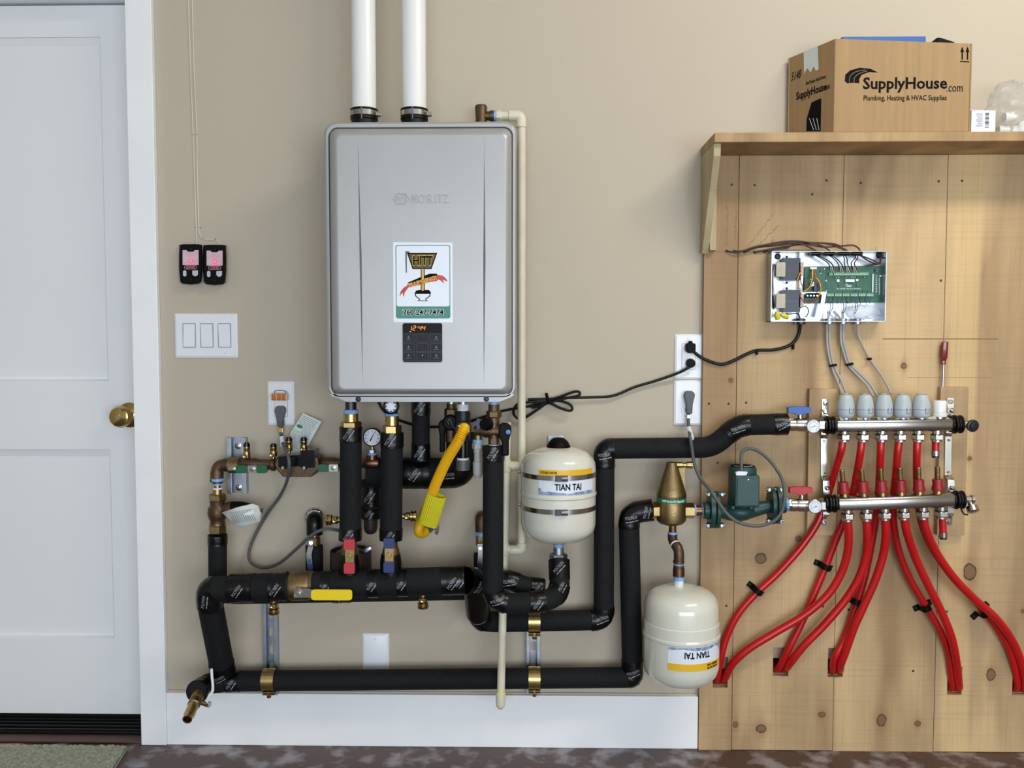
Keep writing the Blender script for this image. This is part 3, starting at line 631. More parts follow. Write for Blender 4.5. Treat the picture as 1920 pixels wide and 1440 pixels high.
# floor mat and scrap
mt = MB(); q = [P(-80, 1401, 0), P(240, 1404, 0), P(196, 1475, 0), P(-80, 1475, 0)]
def fl(u, v, z=.0): r = _ray(u, v); k = (z - H) / r.z; return Vector((r.x * k, -D + r.y * k, z))
a, b_, c, d_ = fl(-160, 1403), fl(239, 1405), fl(195, 1475), fl(-160, 1475)
gx, gy = 90, 26; vs = []; random.seed(2)
for j in range(gy + 1):
    for i in range(gx + 1):
        p = (a.lerp(b_, i / gx)).lerp(d_.lerp(c, i / gx), j / gy); p.z = .0105 + random.uniform(-.003, .003); vs.append(p)
fs = [(j * (gx + 1) + i, j * (gx + 1) + i + 1, (j + 1) * (gx + 1) + i + 1, (j + 1) * (gx + 1) + i) for j in range(gy) for i in range(gx)]
mt.add(vs, fs)
for (p, r) in ((a, b_), (b_, c), (c, d_), (d_, a)): mt.add([p, r, r + Vector((0, 0, .009)), p + Vector((0, 0, .009))], [(0, 1, 2, 3)])
mt.add([a, b_, c, d_], [(3, 2, 1, 0)])
tag(mt.build('door_mat', 'mat_grey', smooth=60), 'grey green nubby door mat on the floor before the door', 'mat')
a = fl(20, 1398, .004); o = MB().box(a, .06, .012, .008)
tag(o.build('orange_scrap', 'orange_scrap', smooth=0, bevel=.002), 'small flat orange scrap between mat and door threshold', 'scrap')
# ================================================================ water heater
HD = .25                                        # front face of the heater
t = thing('tankless_water_heater', 'silver wall-hung tankless water heater with sticker and control panel', 'water heater', P(790, 752, .12))
heater = t
def at(loop, d): return [Vector((q.x, -d, q.z)) for q in loop]
L0 = rrect(608, 968, 230, 746, 22, .21, 6)
L0b = rrect(609, 967, 231, 745, 22, .21, 6)
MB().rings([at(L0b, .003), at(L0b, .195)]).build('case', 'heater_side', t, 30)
L1 = rrect(611, 965, 233, 745, 20, .215, 6)
rim = MB().rings([at(L0, .195), at(L0, .212), at(L1, .216), at(rrect(615.5, 961.5, 239, 742, 17, .216, 6), .216), at(rrect(616, 961, 240, 741, 17, .216, 6), .205)], True, True)
rim.prism(px_poly([(618, 738), (622, 744), (634, 747), (644, 752), (650, 754), (936, 754), (944, 751), (954, 747), (962, 743), (965, 738)], .216), (0, .02, 0))
rim.build('front_rim', 'heater_silver', t, 30, .0008)
inner = rrect(632, 946, 254, 729, 10, HD, 6)
gr = []
for u0, u1, wl in ((671, 680, 4.4), (908, 907, 4.4)):
    gr.append([P(u0, 258, HD), P(u0 + (u1 - u0) * .5 - wl * .35, 490, HD), P(u1, 726, HD), P(u0 + (u1 - u0) * .5 + wl * .65, 490, HD)])
fr = MB(); fr.rings([at(rrect(617, 960, 241, 740, 16, .216, 6), .206)] + [at(rrect(617 + a_, 960 - a_, 241 + a_ * .9, 740 - a_ * .75, 16 - a_ * .4, d_, 6), d_) for a_, d_ in ((.6, .217), (1.8, .227), (3.6, .236), (6, .243), (9, .2475), (12, .2495))] + [inner], False, False)
loops = [inner] + gr; flatv = [q for l in loops for q in l]; fr.add(flatv, [tuple(x) for x in tessellate_polygon(loops)])
for g in gr:
    a, l, b_, r_ = g; deep = l.lerp(r_, .28) + Vector((0, .006, 0)); fr.add([a, l, b_, r_, deep], [(0, 1, 4), (1, 2, 4), (2, 3, 4), (3, 0, 4)])
fr.build('front_cover', 'heater_silver', t, 28)
for u, v, d in ((643, 254.5, HD - .005), (934, 256.5, HD - .005), (672, 748.5, .216), (912, 748, .216)):
    s_ = MB(); s_.lathe(P(u, v, d), (0, -1, 0), [(.0068, -.002), (.0068, .001), (.005, .0012), (.0045, .0005), (.0035, .002), (.0012, .0022), (0, .001)], 18); s_.build('screw', 'dark_steel' if v > 700 else 'steel', t)
# embossed maker's mark
s = px(HD)
lg = MB(); base = P(753, 372, HD); oc = []
for k in range(64):
    a_ = 2 * math.pi * k / 64; r_ = 1 + .12 * math.cos(a_ * 6 + .4); oc.append(base + Vector((14.2 * s * r_ * math.cos(a_), 0, 10.3 * s * r_ * math.sin(a_))))
ic = [base + (q - base) * .9 for q in oc]
lg.prism(oc, (0, -.0024, 0), [ic]); lg.build('embossed_emblem', 'heater_silver', t, 0)
text('N', 16 * s, P(748, 372, HD + .0002), X, Zx, 'heater_silver', t, 'embossed_letter', bold=.0, ext=.0022, width=9 * s)
for uu, vv in ((758, 368.6), (758, 375.4)): MB().torus(P(uu, vv, HD), Y, 3.2 * s, .7 * s, 16, 6).build('embossed_emblem', 'heater_silver', t)
for i, ch in enumerate('NORITZ'):
    text(ch, 23 * s, P((777.5, 791, 807, 817.7, 825.3, 837)[i], 372.5, HD + .0003), X, Zx, 'heater_silver', t, 'embossed_letter', ext=.0024, width=(9.6, 12.6, 11, 2.2, 8.4, 11)[i] * s)
# sticker
st = flat(px_poly([(737, 454), (848.5, 455), (849, 604.5), (738, 604)], HD), 'label_white', t, 'sticker', .0003)
d1, d2, d3, d4, d5 = HD + .0004, HD + .0007, HD + .001, HD + .0013, HD + .0016
flat(rrect(741.5, 844.5, 459.5, 597, 4, d1), 'teal_green', st, 'sticker_frame')
flat(rrect(743, 843, 461, 574.5, 3.5, d2), 'label_white', st, 'sticker_ground')
text('760-247-7474', 14.5 * s, P(793.5, 586, d2), X, Zx, 'label_white', st, bold=.06, width=78 * s)
text('760-247-7474', 14 * s, P(793.5, 586, d3), X, Zx, 'ink_black', st, bold=.02, width=76 * s)
flat(px_poly([(763, 474), (820, 474), (809, 504.5), (773.5, 504.5)], d3), 'ink_black', st, 'sign_tank')
flat(px_poly([(766, 476.5), (817, 476.5), (807.5, 502.5), (775, 502.5)], d4), 'olive', st, 'sign_tank')
text('HITT', 24 * s, P(793, 489.5, d5), X, Zx, 'ochre', st, bold=.06, width=39 * s)
text('HITT', 23 * s, P(793, 489.5, d5 + .0004), X, Zx, 'ink_black', st, bold=.025, width=37 * s)
flat(px_poly([(760, 471), (767, 471), (769, 475), (763, 475), (763, 511), (761, 512), (760, 490)], d3), 'ink_grey', st, 'pull_chain')
flat(px_poly([(789, 505), (796.5, 505), (796.5, 545), (789, 545)], d3), 'ink_black', st, 'flush_pipe')
flat(px_poly([(790.5, 505), (795, 505), (795, 545), (790.5, 545)], d4), 'ochre', st, 'flush_pipe')
flat(px_poly([(780, 545), (786, 543.5), (804, 543.5), (808, 548), (807, 551), (777, 551)], d3), 'ink_black', st, 'toilet_seat')
flat(px_poly([(777.5, 550), (808, 550), (806, 556), (799, 561), (802, 564.5), (783, 564.5), (786, 561), (779, 556)], d3), 'ink_black', st, 'toilet_bowl')
flat(px_poly([(779.5, 551), (806, 551), (804, 555.5), (797, 560.5), (799, 563.3), (786, 563.3), (788, 560.5), (781, 555.5)], d4), 'label_white', st, 'toilet_bowl')
flat(px_poly([(749, 557), (751, 547), (757, 539), (770, 532), (776, 531), (766, 539), (759, 548), (757, 558), (754.5, 548)], d3), 'ribbon_red', st, 'ribbon_tail')
flat(px_poly([(808, 517), (820, 515), (830, 517), (836, 522), (839.5, 528), (830, 524), (833, 532), (825, 525), (816, 524)], d3), 'ribbon_red', st, 'ribbon_tail')
flat(px_poly([(764, 530), (790, 519), (806, 513), (819, 513), (820, 517), (806, 520), (772, 533)], d3), 'ink_black', st, 'ribbon_fold')
band = [(763, 533.5), (780, 528), (800, 521), (820, 516.5), (820, 526.5), (800, 530), (782, 535.5), (765, 539)]
flat(px_poly(band, d4), 'ribbon_red', st, 'ribbon_band')
a_ = math.atan2(16, 56); rt = Vector((math.cos(a_), 0, math.sin(a_))); upv = Vector((-math.sin(a_), 0, math.cos(a_)))
text('PLUMBING!', 11 * s, P(792.5, 528, d5), rt, upv, 'ochre', st, bold=.03, width=54 * s)
text('LIC. #904609', 4.2 * s, P(823, 562.5, d2), X, Zx, 'ink_grey', st, bold=.02, width=22 * s)
text('O', 5 * s, P(804.7, 563, d2), X, Zx, 'ink_black', st)
# control panel
cp = MB().prism(rrect(755, 829.5, 606, 679, 4, HD), (0, -.003, 0)).build('control_panel', 'panel_black', t, 0, .0006)
dd = HD + .0031
flat(rrect(756, 828.5, 607, 624, 3, dd), 'screen_black', cp, 'display')
def seg7(ch, u, v, w, h, d, slant=1.2):
    on = {'1': 'bc', '2': 'abged', '4': 'fgbc'}[ch]; b = MB(); th = 1.0
    co = {'a': (0, 0, w, 0), 'b': (w, 0, w, h / 2), 'c': (w, h / 2, w, h), 'd': (0, h, w, h), 'e': (0, h / 2, 0, h), 'f': (0, 0, 0, h / 2), 'g': (0, h / 2, w, h / 2)}
    for k in on:
        x0, y0, x1, y1 = co[k]; sh = lambda y: slant * (1 - y / h)
        if x0 == x1: q = [(u + x0 - th / 2 + sh(y0), v + y0 + .4), (u + x0 + th / 2 + sh(y0), v + y0 + .4), (u + x0 + th / 2 + sh(y1), v + y1 - .4), (u + x0 - th / 2 + sh(y1), v + y1 - .4)]
        else: q = [(u + x0 + .5 + sh(y0), v + y0 - th / 2), (u + x1 - .5 + sh(y0), v + y0 - th / 2), (u + x1 - .5 + sh(y0), v + y0 + th / 2), (u + x0 + .5 + sh(y0), v + y0 + th / 2)]
        b.prism(px_poly(q, d), (0, -.0002, 0))
    b.build('digit', 'led_orange', cp, 0)
for ch, u in (('1', 766.5), ('2', 774), ('4', 784.5), ('4', 791.5)): seg7(ch, u, 611, 4.6, 8.2, dd + .0004)
flat(px_poly([(781.6, 612.6), (782.6, 612.6), (782.6, 613.8), (781.6, 613.8)], dd + .0004), 'led_orange', cp, 'digit'); flat(px_poly([(768, 621.3), (771, 621.3), (771, 622.3), (768, 622.3)], dd + .0004), 'led_orange', cp, 'digit')
for u in (766, 792, 818):
    for v in (634, 652, 668):
        MB().prism(rrect(u - 11, u + 11, v - 8, v + 8, 1.5, dd), (0, -.0002, 0), [rrect(u - 10.6, u + 10.6, v - 7.6, v + 7.6, 1.3, dd)]).build('button_outline', 'dark_steel', cp, 0)
        if u != 792: flat(px_poly([(u - 5, v + 3), (u + 5, v + 3), (u + 5, v + 4), (u - 5, v + 4)], dd), 'ink_grey', cp, 'button_mark'); flat(px_poly([(u - 1, v - 4), (u + 1, v - 4), (u + 2, v + 1), (u - 2, v + 1)], dd), 'ink_grey', cp, 'button_mark')
MB().lathe(P(792, 666, dd), (0, -1, 0), [(.0012, 0), (0, .0006)], 8).build('status_light', 'label_white', cp)
# vent pipes
VD = .12
for i, (u0, u1, lab) in enumerate(((679, 683, 'white plastic vent pipe rising beside the paler wall left of its twin'), (772, 777, 'white plastic vent pipe nearest the brass vent valve'))):
    t = thing('vent_pipe', ('left-hand white plastic vent pipe standing over the heater sticker side screws', 'white plastic vent pipe on heater top, nearer the brass air valve')[i] if False else ('white vent pipe on heater top, farther from the brass air valve', 'white vent pipe on heater top, nearer the brass air valve')[i], 'vent pipe', P(u1, 232, VD), 'white vent pipes')
    s = px(VD); c = P(u1, 222, VD); zt = ZC - .002; zb_ = P(u1, 252, VD).z
    MB().cyl((c.x, -VD, zb_), (c.x, -VD, zt), 22.2 * s, None, 32).build('pipe', 'pvc_white', t)
    MB().lathe((c.x, -VD, P(u1, 250, VD).z), (0, 0, 1), [(24 * s, 0), (24 * s, 22 * s), (25.5 * s, 24 * s), (25.5 * s, 27 * s), (24.5 * s, 28 * s), (24.5 * s, 40 * s), (25.5 * s, 41 * s), (25.5 * s, 43 * s), (22.3 * s, 43.4 * s)], 32).build('rubber_coupling', 'rubber_black', t)
    z_ = P(u1, 215, VD).z
    cl = MB().lathe((c.x, -VD, z_ - 4.5 * s), (0, 0, 1), [(24.6 * s, 0), (26 * s, 0), (26 * s, 9 * s), (24.6 * s, 9 * s)], 32, cap=False).build('hose_clamp', 'steel', t)
    MB().cyl((c.x + 23 * s, -VD - 14 * s, z_ - .003), (c.x + 32 * s, -VD - 9 * s, z_ - .003), 4.3 * s, None, 10).build('clamp_screw', 'nickel', cl)
    MB().boxc(c.x - .0015, c.x + .0015, -VD - 26.6 * s, -VD - 24.5 * s, P(u1, 229, VD).z, P(u1, 207, VD).z).build('mould_seam', 'ink_grey', t, 0)
# ================================================================ insulated pipes
def printed_wrap(c, a, r, ang):
    """maps flat lettering on to the camera side of a pipe with centre c, axis a"""
    a = a.normalized(); f = Vector((0, -1, 0)); f = f - a * f.dot(a); f = f.normalized() if f.length > 1e-3 else X; tg = f.cross(a); sx_, sz_ = math.cos(ang), math.sin(ang); wv_ = Vector((sx_, 0, sz_)); ang = math.atan2(wv_.dot(tg), wv_.dot(a)); ca, sa = math.cos(ang), math.sin(ang)
    def w(x, y, z):
        al = x * ca - y * sa; ta = x * sa + y * ca; th = ta / r
        return c + a * al + (f * math.cos(th) + tg * math.sin(th)) * (r + .0003 + z)
    return w
def tapes_on(t, path, rad, tapes, prints=True):
    uv = [proj(q) for q in path]
    for k, tp in enumerate(tapes):
        u, v, ln = tp[:3]; ang = tp[3] if len(tp) > 3 else 55
        i0 = min(range(len(path)), key=lambda i: (uv[i][0] - u) ** 2 + (uv[i][1] - v) ** 2); half = ln * px(-path[i0].y) / 2
        lo = hi = i0; acc = 0
        while lo > 0 and acc < half: acc += (path[lo] - path[lo - 1]).length; lo -= 1
        acc = 0
        while hi < len(path) - 1 and acc < half: acc += (path[hi + 1] - path[hi]).length; hi += 1
        seg = path[lo:hi + 1]; random.seed(int(u * 7 + v))
        tp_ = MB().tube(seg, [rad + .0012 + random.uniform(0, .0012) for _ in seg], 20).build('tape_wrap', 'tape_black', t, 50)
        if prints and ln > 12:
            c = path[i0]; a = path[min(i0 + 1, len(path) - 1)] - path[max(i0 - 1, 0)]; s = px(-c.y)
            wf = printed_wrap(c, a, rad + .0026, R(ang)); k_ = min(1, ln / 26)
            text('POLYKEN', 8.5 * s, c, X, Zx, 'tape_print', tp_, 'tape_lettering', width=25 * s * k_, wrap=lambda x, y, z: wf(x, y + 2.5 * s, z), ext=.0001)
            for x0_, x1_ in ((-12, -8), (-6.5, 3), (4.5, 12)):
                n_ = 5; row = []
                for y_ in (-5.4, -3.6):
                    for i_ in range(n_ + 1): row.append(wf((x0_ + (x1_ - x0_) * i_ / n_) * s * k_, y_ * s, 0))
                MB().add(row, [(i_, i_ + 1, n_ + 2 + i_, n_ + 1 + i_) for i_ in range(n_)]).build('tape_print_dash', 'tape_print', tp_, 0)
def insulated(label, pts, wpx, bend=.045, tapes=(), name='insulated_pipe', group=None, closed=True, fill=None):
    P3 = [P(*q) for q in pts]; d = sum(q[2] for q in pts) / len(pts); rad = wpx / 2 * px(d)
    path = resample(fillet(P3, bend, 8), .004)
    t = thing(name, label, 'pipe', min(P3, key=lambda q: q.z), group)
    MB().tube(path, rad, 24).build('foam_sleeve', 'foam_black', t, 50)
    tapes_on(t, path, rad, tapes)
    return t, path, rad
def union(t, u, v0, v1, v2, d, w1=29, w2=38, tapev=None, nip=None, m='brass'):
    """vertical union: tailpiece v0..v1 (width w1), hex nut v1..v2 (width w2)"""
    s = px(d); a, b_, c = P(u, v0, d), P(u, v1, d), P(u, v2, d); b_.x = c.x = a.x
    MB().cyl(b_, a, w1 / 2 * s, None, 28).build('union_tail', m, t); MB().hexn(c, b_, w2 / 2 * s).build('union_nut', m, t, 20)
    if tapev: e = P(u, tapev, d); e.x = a.x; MB().lathe(a, e - a, [(13 * s, 0), (14.5 * s, 1 * s), (14 * s, (e - a).length * .6), (12.6 * s, (e - a).length)], 22).build('thread_tape', 'thread_tape', t)
    if nip: e = P(u, nip, d); e.x = a.x; MB().cyl(a, e, 10.5 * s, None, 20).build('nipple', 'dark_steel', t)
def lever_bar(t, u, v0, v1, d, m, w=17, bar='brass'):
    """two-grip butterfly handle with a bare centre and nut"""
    vm = (v0 + v1) / 2; s = px(d); L = v1 - v0
    MB().prism(px_poly([(u - w * .42, v0 + L * .25), (u + w * .42, v0 + L * .25), (u + w * .42, v1 - L * .25), (u - w * .42, v1 - L * .25)], d), (0, -.003, 0)).build('handle_plate', bar, t, 0, .0005)
    for a, b_ in ((v0, v0 + L * .3), (v1 - L * .3, v1)):
        MB().prism(rrect(u - w / 2, u + w / 2, a, b_, 2.5, d + .002), (0, -.009, 0)).build('handle_grip', m, t, 0, .0015)
    c = P(u, vm, d + .003); MB().cyl(P(u, vm, d - .02), c, 5 * s, None, 14).build('stem', 'brass', t); MB().hexn(c, c + Vector((0, -.005, 0)), 5.6 * s).build('handle_nut', 'brass', t, 20); MB().cyl(c, c + Vector((0, -.008, 0)), 2.6 * s, None, 10).build('stem_tip', 'brass', t)
MF = .18
# riser under the heater's left port, red lever valve
t, _, _ = insulated('black insulated riser with brass union and red butterfly valve', [(658, 800, .17), (657, 1012, .17)], 41, tapes=[(658, 812, 28), (657, 1003, 22)], name='insulated_riser')
union(t, 658, 776, 790, 803, .17, 28, 40, 768, 748)
t2 = thing('red_lever_valve', 'brass ball valve with red butterfly handle on manifold pipe', 'valve', P(655, 1075, MF)); s = px(MF)
MB().lathe(P(656, 1072, MF), P(656, 1008, MF) - P(656, 1072, MF), [(13 * s, 0), (13 * s, 22 * s), (16 * s, 28 * s), (17 * s, 36 * s), (15 * s, 46 * s), (13 * s, 50 * s), (13 * s, 63 * s)], 24).build('valve_body', 'brass_cast', t2)
MB().lathe(P(656, 1076, MF), (0, 0, 1), [(20 * s, 0), (20.5 * s, 24 * s), (18.5 * s, 38 * s), (15 * s, 39 * s)], 24).build('foam_collar', 'tape_black', t2)
lever_bar(t2, 656, 1010, 1074, MF + .033, 'lever_red', 20)
# riser under second port, blue lever valve
t, _, _ = insulated('black insulated riser with blue butterfly valve and brass union', [(735, 811, .17), (733, 1012, .17)], 42, tapes=[(735, 823, 27), (733, 1003, 24)], name='insulated_riser')
union(t, 735, 780, 797, 813, .17, 26, 36, 775, 752)
t2 = thing('blue_lever_valve', 'brass ball valve with dark blue butterfly handle on manifold pipe', 'valve', P(732, 1075, MF))
MB().lathe(P(733, 1072, MF), P(733, 1008, MF) - P(733, 1072, MF), [(13 * s, 0), (13 * s, 22 * s), (16 * s, 28 * s), (17 * s, 36 * s), (15 * s, 46 * s), (13 * s, 50 * s), (13 * s, 63 * s)], 24).build('valve_body', 'brass_cast', t2)
MB().lathe(P(733, 1076, MF), (0, 0, 1), [(20 * s, 0), (20.5 * s, 24 * s), (18.5 * s, 38 * s), (15 * s, 39 * s)], 24).build('foam_collar', 'tape_black', t2)
lever_bar(t2, 730, 1008, 1072, MF + .033, 'lever_blue', 20)
# tank-side riser
insulated('black insulated pipe dropping from heater centre to the rear tee', [(789, 748, .11), (789, 864, .11)], 34, tapes=[(789, 762, 26), (789, 846, 30)], name='insulated_riser')
insulated('black insulated rear branch curving up behind the yellow hose', [(690, 887, .075), (834, 887, .075), (862, 884, .09), (866, 838, .1), (866, 812, .1)], 58, .055, tapes=[(780, 888, 50), (850, 878, 44, 10)])
t, _, _ = insulated('short black insulated drop ending in a brown cap', [(696, 900, .075), (696, 972, .075)], 36, tapes=[(696, 930, 30), (696, 962, 16)], name='insulated_drop')
a, b_ = P(695, 968, .08), P(695, 1002, .08); s = px(.08)
MB().lathe(b_, a - b_, [(0, 0), (7 * s, 1.5 * s), (11.5 * s, 6 * s), (13 * s, 13 * s), (13 * s, 34 * s)], 20).build('pipe_cap', 'brown_sleeve', t)
# front manifold pipe
t, mpath, mr = insulated('thick black insulated manifold pipe carrying red and blue valves, yellow lever', [(432, 1103, MF), (690, 1094, MF), (872, 1087, MF)], 52, tapes=[(452, 1102, 46, 55), (523, 1100, 26), (616, 1096, 16), (700, 1094, 17), (755, 1092, 16), (852, 1089, 38), (864, 1088, 16)])
insulated('black insulated elbow pipe leaning back from manifold to bottom run', [(434, 1103, MF), (393, 1104, MF), (393, 1128, MF - .005), (418, 1258, .08)], 47, .035, tapes=[(396, 1118, 40, 80), (416, 1258, 40, 30)])
# bottom pipe, up to the air separator
insulated('long black insulated bottom pipe turning up beside the cream tanks', [(424, 1278, .062), (450, 1277, .06), (1176, 1270, .06), (1186, 1268, .06), (1179, 962, .06), (1224, 956, .065)], 39, .03, tapes=[(440, 1277, 20), (1178, 1256, 36, 20), (1184, 968, 36, 10), (1212, 957, 24, 80)])
# second pipe: manifold end, down, along, up, across to upper manifold valve
ti, _, _ = insulated('black insulated pipe climbing between tank and separator to blue-handled valve', [(893, 1100, .15), (897, 1130, .12), (900, 1163, .08), (925, 1166, .06), (1132, 1162, .06), (1133, 842, .06), (1160, 841, .06), (1335, 839, .06), (1385, 797, .08), (1475, 795, .08)], 39, .028, tapes=[(905, 1150, 50, 20), (1124, 1152, 40, 20), (1134, 852, 42, 10), (1384, 802, 40, 20), (1462, 795, 26, 30)])
ew = resample(fillet(PP([(874, 1088, MF), (891, 1089, .162), (897, 1150, .1)]), .03), .004); MB().tube(ew, 24 * px(.15), 24).build('taped_elbow', 'tape_black', ti, 50); tapes_on(ti, ew, 24 * px(.15), [(886, 1090, 26, 60)])
# riser with blue dot valve, loop to upper tank
insulated('black insulated riser sweeping round in a loop to the upper tank', [(925, 836, .212), (924, 1118, .212), (950, 1132, .212), (1024, 1128, .205), (1050, 1112, .16), (1048, 1050, .125)], 39, .04, tapes=[(925, 850, 30), (930, 1128, 34, 20), (1006, 1130, 20), (1050, 1110, 22), (1049, 1068, 34, 50)])
insulated('black insulated elbow tucked behind the looped riser', [(930, 1088, .135), (957, 1087, .135), (985, 1100, .135), (1020, 1103, .13)], 36, .03, tapes=[(955, 1088, 26, 10), (1005, 1102, 20)], name='insulated_elbow')
# left riser and the rear run
insulated('slim black insulated riser under the brass pressure valve', [(408, 1003, .075), (408, 1112, .07), (440, 1116, .055), (880, 1108, .055)], 34, .03, tapes=[(408, 1012, 12), (640, 1112, 30)])
insulated('short black insulated outlet ending at the brass hose barb', [(420, 1278, .075), (392, 1281, .085), (368, 1298, .16)], 40, .03, tapes=[(376, 1292, 30, 30)], name='insulated_outlet')
# ================================================================ strut channels and pipe clamps
def strut(label, u0, u1, v0, v1, slots=(), bolts=(), dep=.02, m='zinc'):
    a, b_ = P(u0, v0, dep), P(u1, v1, dep); x0, x1, z0, z1 = a.x, b_.x, b_.z, a.z; lip = (x1 - x0) * .24; y = -.0006
    t = thing('strut_channel', label, 'strut', ((x0 + x1) / 2, -.01, z0)); cx = (x0 + x1) / 2
    hs = []
    for v, h in slots:
        c = P((u0 + u1) / 2, v, .0).z; hh = h * px() / 2; w = (x1 - x0) * .2
        hs.append([Vector((cx + w * math.cos(q), y, c + (hh - w) * (1 if math.sin(q) > 0 else -1) + w * math.sin(q))) for q in [R(18 + 36 * k) for k in range(10)]])
    MB().prism(rect(x0, x1, z0, z1, y), (0, -.002, 0), hs).build('slotted_back', m, t, 0)
    for s_, xa, xb in ((1, x0, x0 + .002), (-1, x1 - .002, x1)):
        MB().boxc(xa, xb, -dep, y - .002, z0, z1).build('side_flange', m, t, 0)
        xi, xo = (xa, xa + lip) if s_ > 0 else (xb - lip, xb); MB().boxc(xi, xo, -dep - .0015, -dep, z0, z1).build('lip', m, t, 0, .0006)
    for v in bolts:
        c = P((u0 + u1) / 2, v, .004); MB().lathe((cx, -.003, c.z), (0, -1, 0), [(.009, 0), (.009, .0015), (.0055, .002), (.0055, .006), (.003, .0065), (.002, .005), (0, .005)], 16).build('bolt', 'nickel', t)
    return t
strut('short galvanized strut plate behind the bronze backflow clamp', 425, 462, 821, 926, bolts=(836, 914))
strut('slotted galvanized strut below the manifold drain cock, left of blank plate', 492, 521, 1132, 1303, slots=((1151, 18), (1185, 18), (1218, 18), (1250, 18)))
strut('slotted galvanized strut behind the thin cream drain pipe', 987, 1013, 1150, 1301, slots=((1176, 18), (1210, 19), (1243, 18)))
def clamp(label, u0, u1, v, d, r, ang0=-150, ang1=95):
    c0, c1 = P(u0, v, d), P(u1, v, d); t = thing('pipe_clamp', label, 'pipe clamp', P((u0 + u1) / 2, v + 20, d), 'brass-coloured pipe clamps'); n = 22; b = MB(); L = []
    for x in (c0.x, c1.x):
        for rr_ in (r, r + .002):
            L.append([Vector((x, c0.y - rr_ * math.sin(R(100 + (ang1 - ang0 + 20) * k / n - 110)), c0.z + rr_ * math.cos(R(100 + (ang1 - ang0 + 20) * k / n - 110)))) for k in range(n + 1)])
    vs = [q for l in L for q in l]; m_ = n + 1; fs = []
    for k in range(n):
        fs += [(k, k + 1, m_ + k + 1, m_ + k), (2 * m_ + k, 3 * m_ + k, 3 * m_ + k + 1, 2 * m_ + k + 1), (m_ + k, m_ + k + 1, 3 * m_ + k + 1, 3 * m_ + k), (k, 2 * m_ + k, 2 * m_ + k + 1, k + 1)]
    b.add(vs, fs); b.build('strap', 'gold_strap', t, 40)
    cx = (c0.x + c1.x) / 2
    for dz in (0, .006): MB().boxc(c0.x, c1.x, c0.y - r * .5, c0.y + .012, c0.z - r - .004 - dz, c0.z - r - .002 - dz).build('ear', 'gold_strap', t, 0, .0005)
    MB().hexn((cx, c0.y - r * .3, c0.z - r - .018), (cx, c0.y - r * .3, c0.z - r - .001), .006).build('clamp_bolt', 'copper', t, 20)
    return t
rp = 19.5 * px(.06) + .0004
clamp('brass-coloured clamp holding bottom pipe to the strut by the barb valve', 494, 517, 1274, .06, rp)
clamp('brass-coloured clamp holding bottom pipe beside the thin cream drain pipe', 991, 1013, 1271, .06, rp)
clamp('brass-coloured clamp holding the upper low pipe under the black loop', 991, 1013, 1164, .06, rp)
# ================================================================ brass drain cocks
def cock(label, u, v, d, ax, group='small brass drain cocks', L=26):
    s = px(d); o = P(u, v, d); t = thing('drain_cock', label, 'drain valve', o, group); ax = Vector(ax)
    MB().lathe(o, ax, [(5.5 * s, 0), (5.5 * s, 4 * s), (7.5 * s, 6 * s), (7.5 * s, 14 * s), (6 * s, 15 * s)], 16).build('body', 'brass', t)
    MB().lathe(o + ax * (15 * s), ax, [(7 * s, 0), (10.5 * s, 1 * s), (10.5 * s, 4 * s), (9 * s, 5 * s), (9 * s, 7 * s), (10.8 * s, 8 * s), (10 * s, 11 * s), (0, 11.4 * s)], 20).build('hose_cap', 'polished_brass', t)
    c = o + ax * (9 * s) + Vector((0, -7 * s, 0)); MB().lathe(c, (0, -1, 0), [(4.3 * s, 0), (4.3 * s, 2.5 * s), (3.4 * s, 3 * s), (2 * s, 2.4 * s), (0, 2.6 * s)], 14).build('stem_screw', 'brass', t)
cock('brass drain cock pointing left from the red-valve riser', 638, 975, .17, (-1, 0, 0))
cock('brass drain cock pointing right from the blue-valve riser', 755, 968, .17, (1, 0, 0))
cock('brass drain cock hanging under manifold pipe above the slotted strut', 513, 1126, MF, (0, 0, -1))
cock('brass drain cock hanging under manifold pipe above the blank wall plate', 793, 1115, MF, (0, 0, -1))
# ================================================================ yellow lever valve on the manifold
t = thing('yellow_lever_valve', 'big brass ball valve with yellow lever on the manifold pipe', 'valve', P(566, 1120, MF)); s = px(MF)
a, b_ = P(543, 1099.5, MF), P(590, 1097.5, MF)
MB().lathe(a, b_ - a, [(24 * s, 0), (26.5 * s, 3 * s), (27.5 * s, 8 * s), (27.5 * s, 36 * s), (26 * s, 41 * s), (26.5 * s, 42 * s), (26.5 * s, 47 * s)], 28).build('valve_body', 'brass_cast', t)
MB().cyl(P(561, 1108, MF + .02), P(561, 1111, MF + .052), 9 * s, None, 16).build('stem', 'brass_cast', t)
dl_ = MF + .052
MB().prism(px_poly([(551, 1103), (576, 1103), (586, 1105), (586, 1121), (576, 1120), (551, 1121)], dl_), (0, -.003, 0)).build('lever_plate', 'steel', t, 0, .0006)
MB().prism(rrect(584, 661, 1104.5, 1124.5, 6, dl_ - .001), (0, -.006, 0)).build('lever_grip', 'yellow_vinyl', t, 0, .002)
c = P(561, 1112, dl_ + .003); MB().hexn(c, c + Vector((0, -.006, 0)), 6.4 * s).build('lever_nut', 'nickel', t, 20); MB().cyl(c, c + Vector((0, -.01, 0)), 3.2 * s, None, 12).build('stem_tip', 'nickel', t)
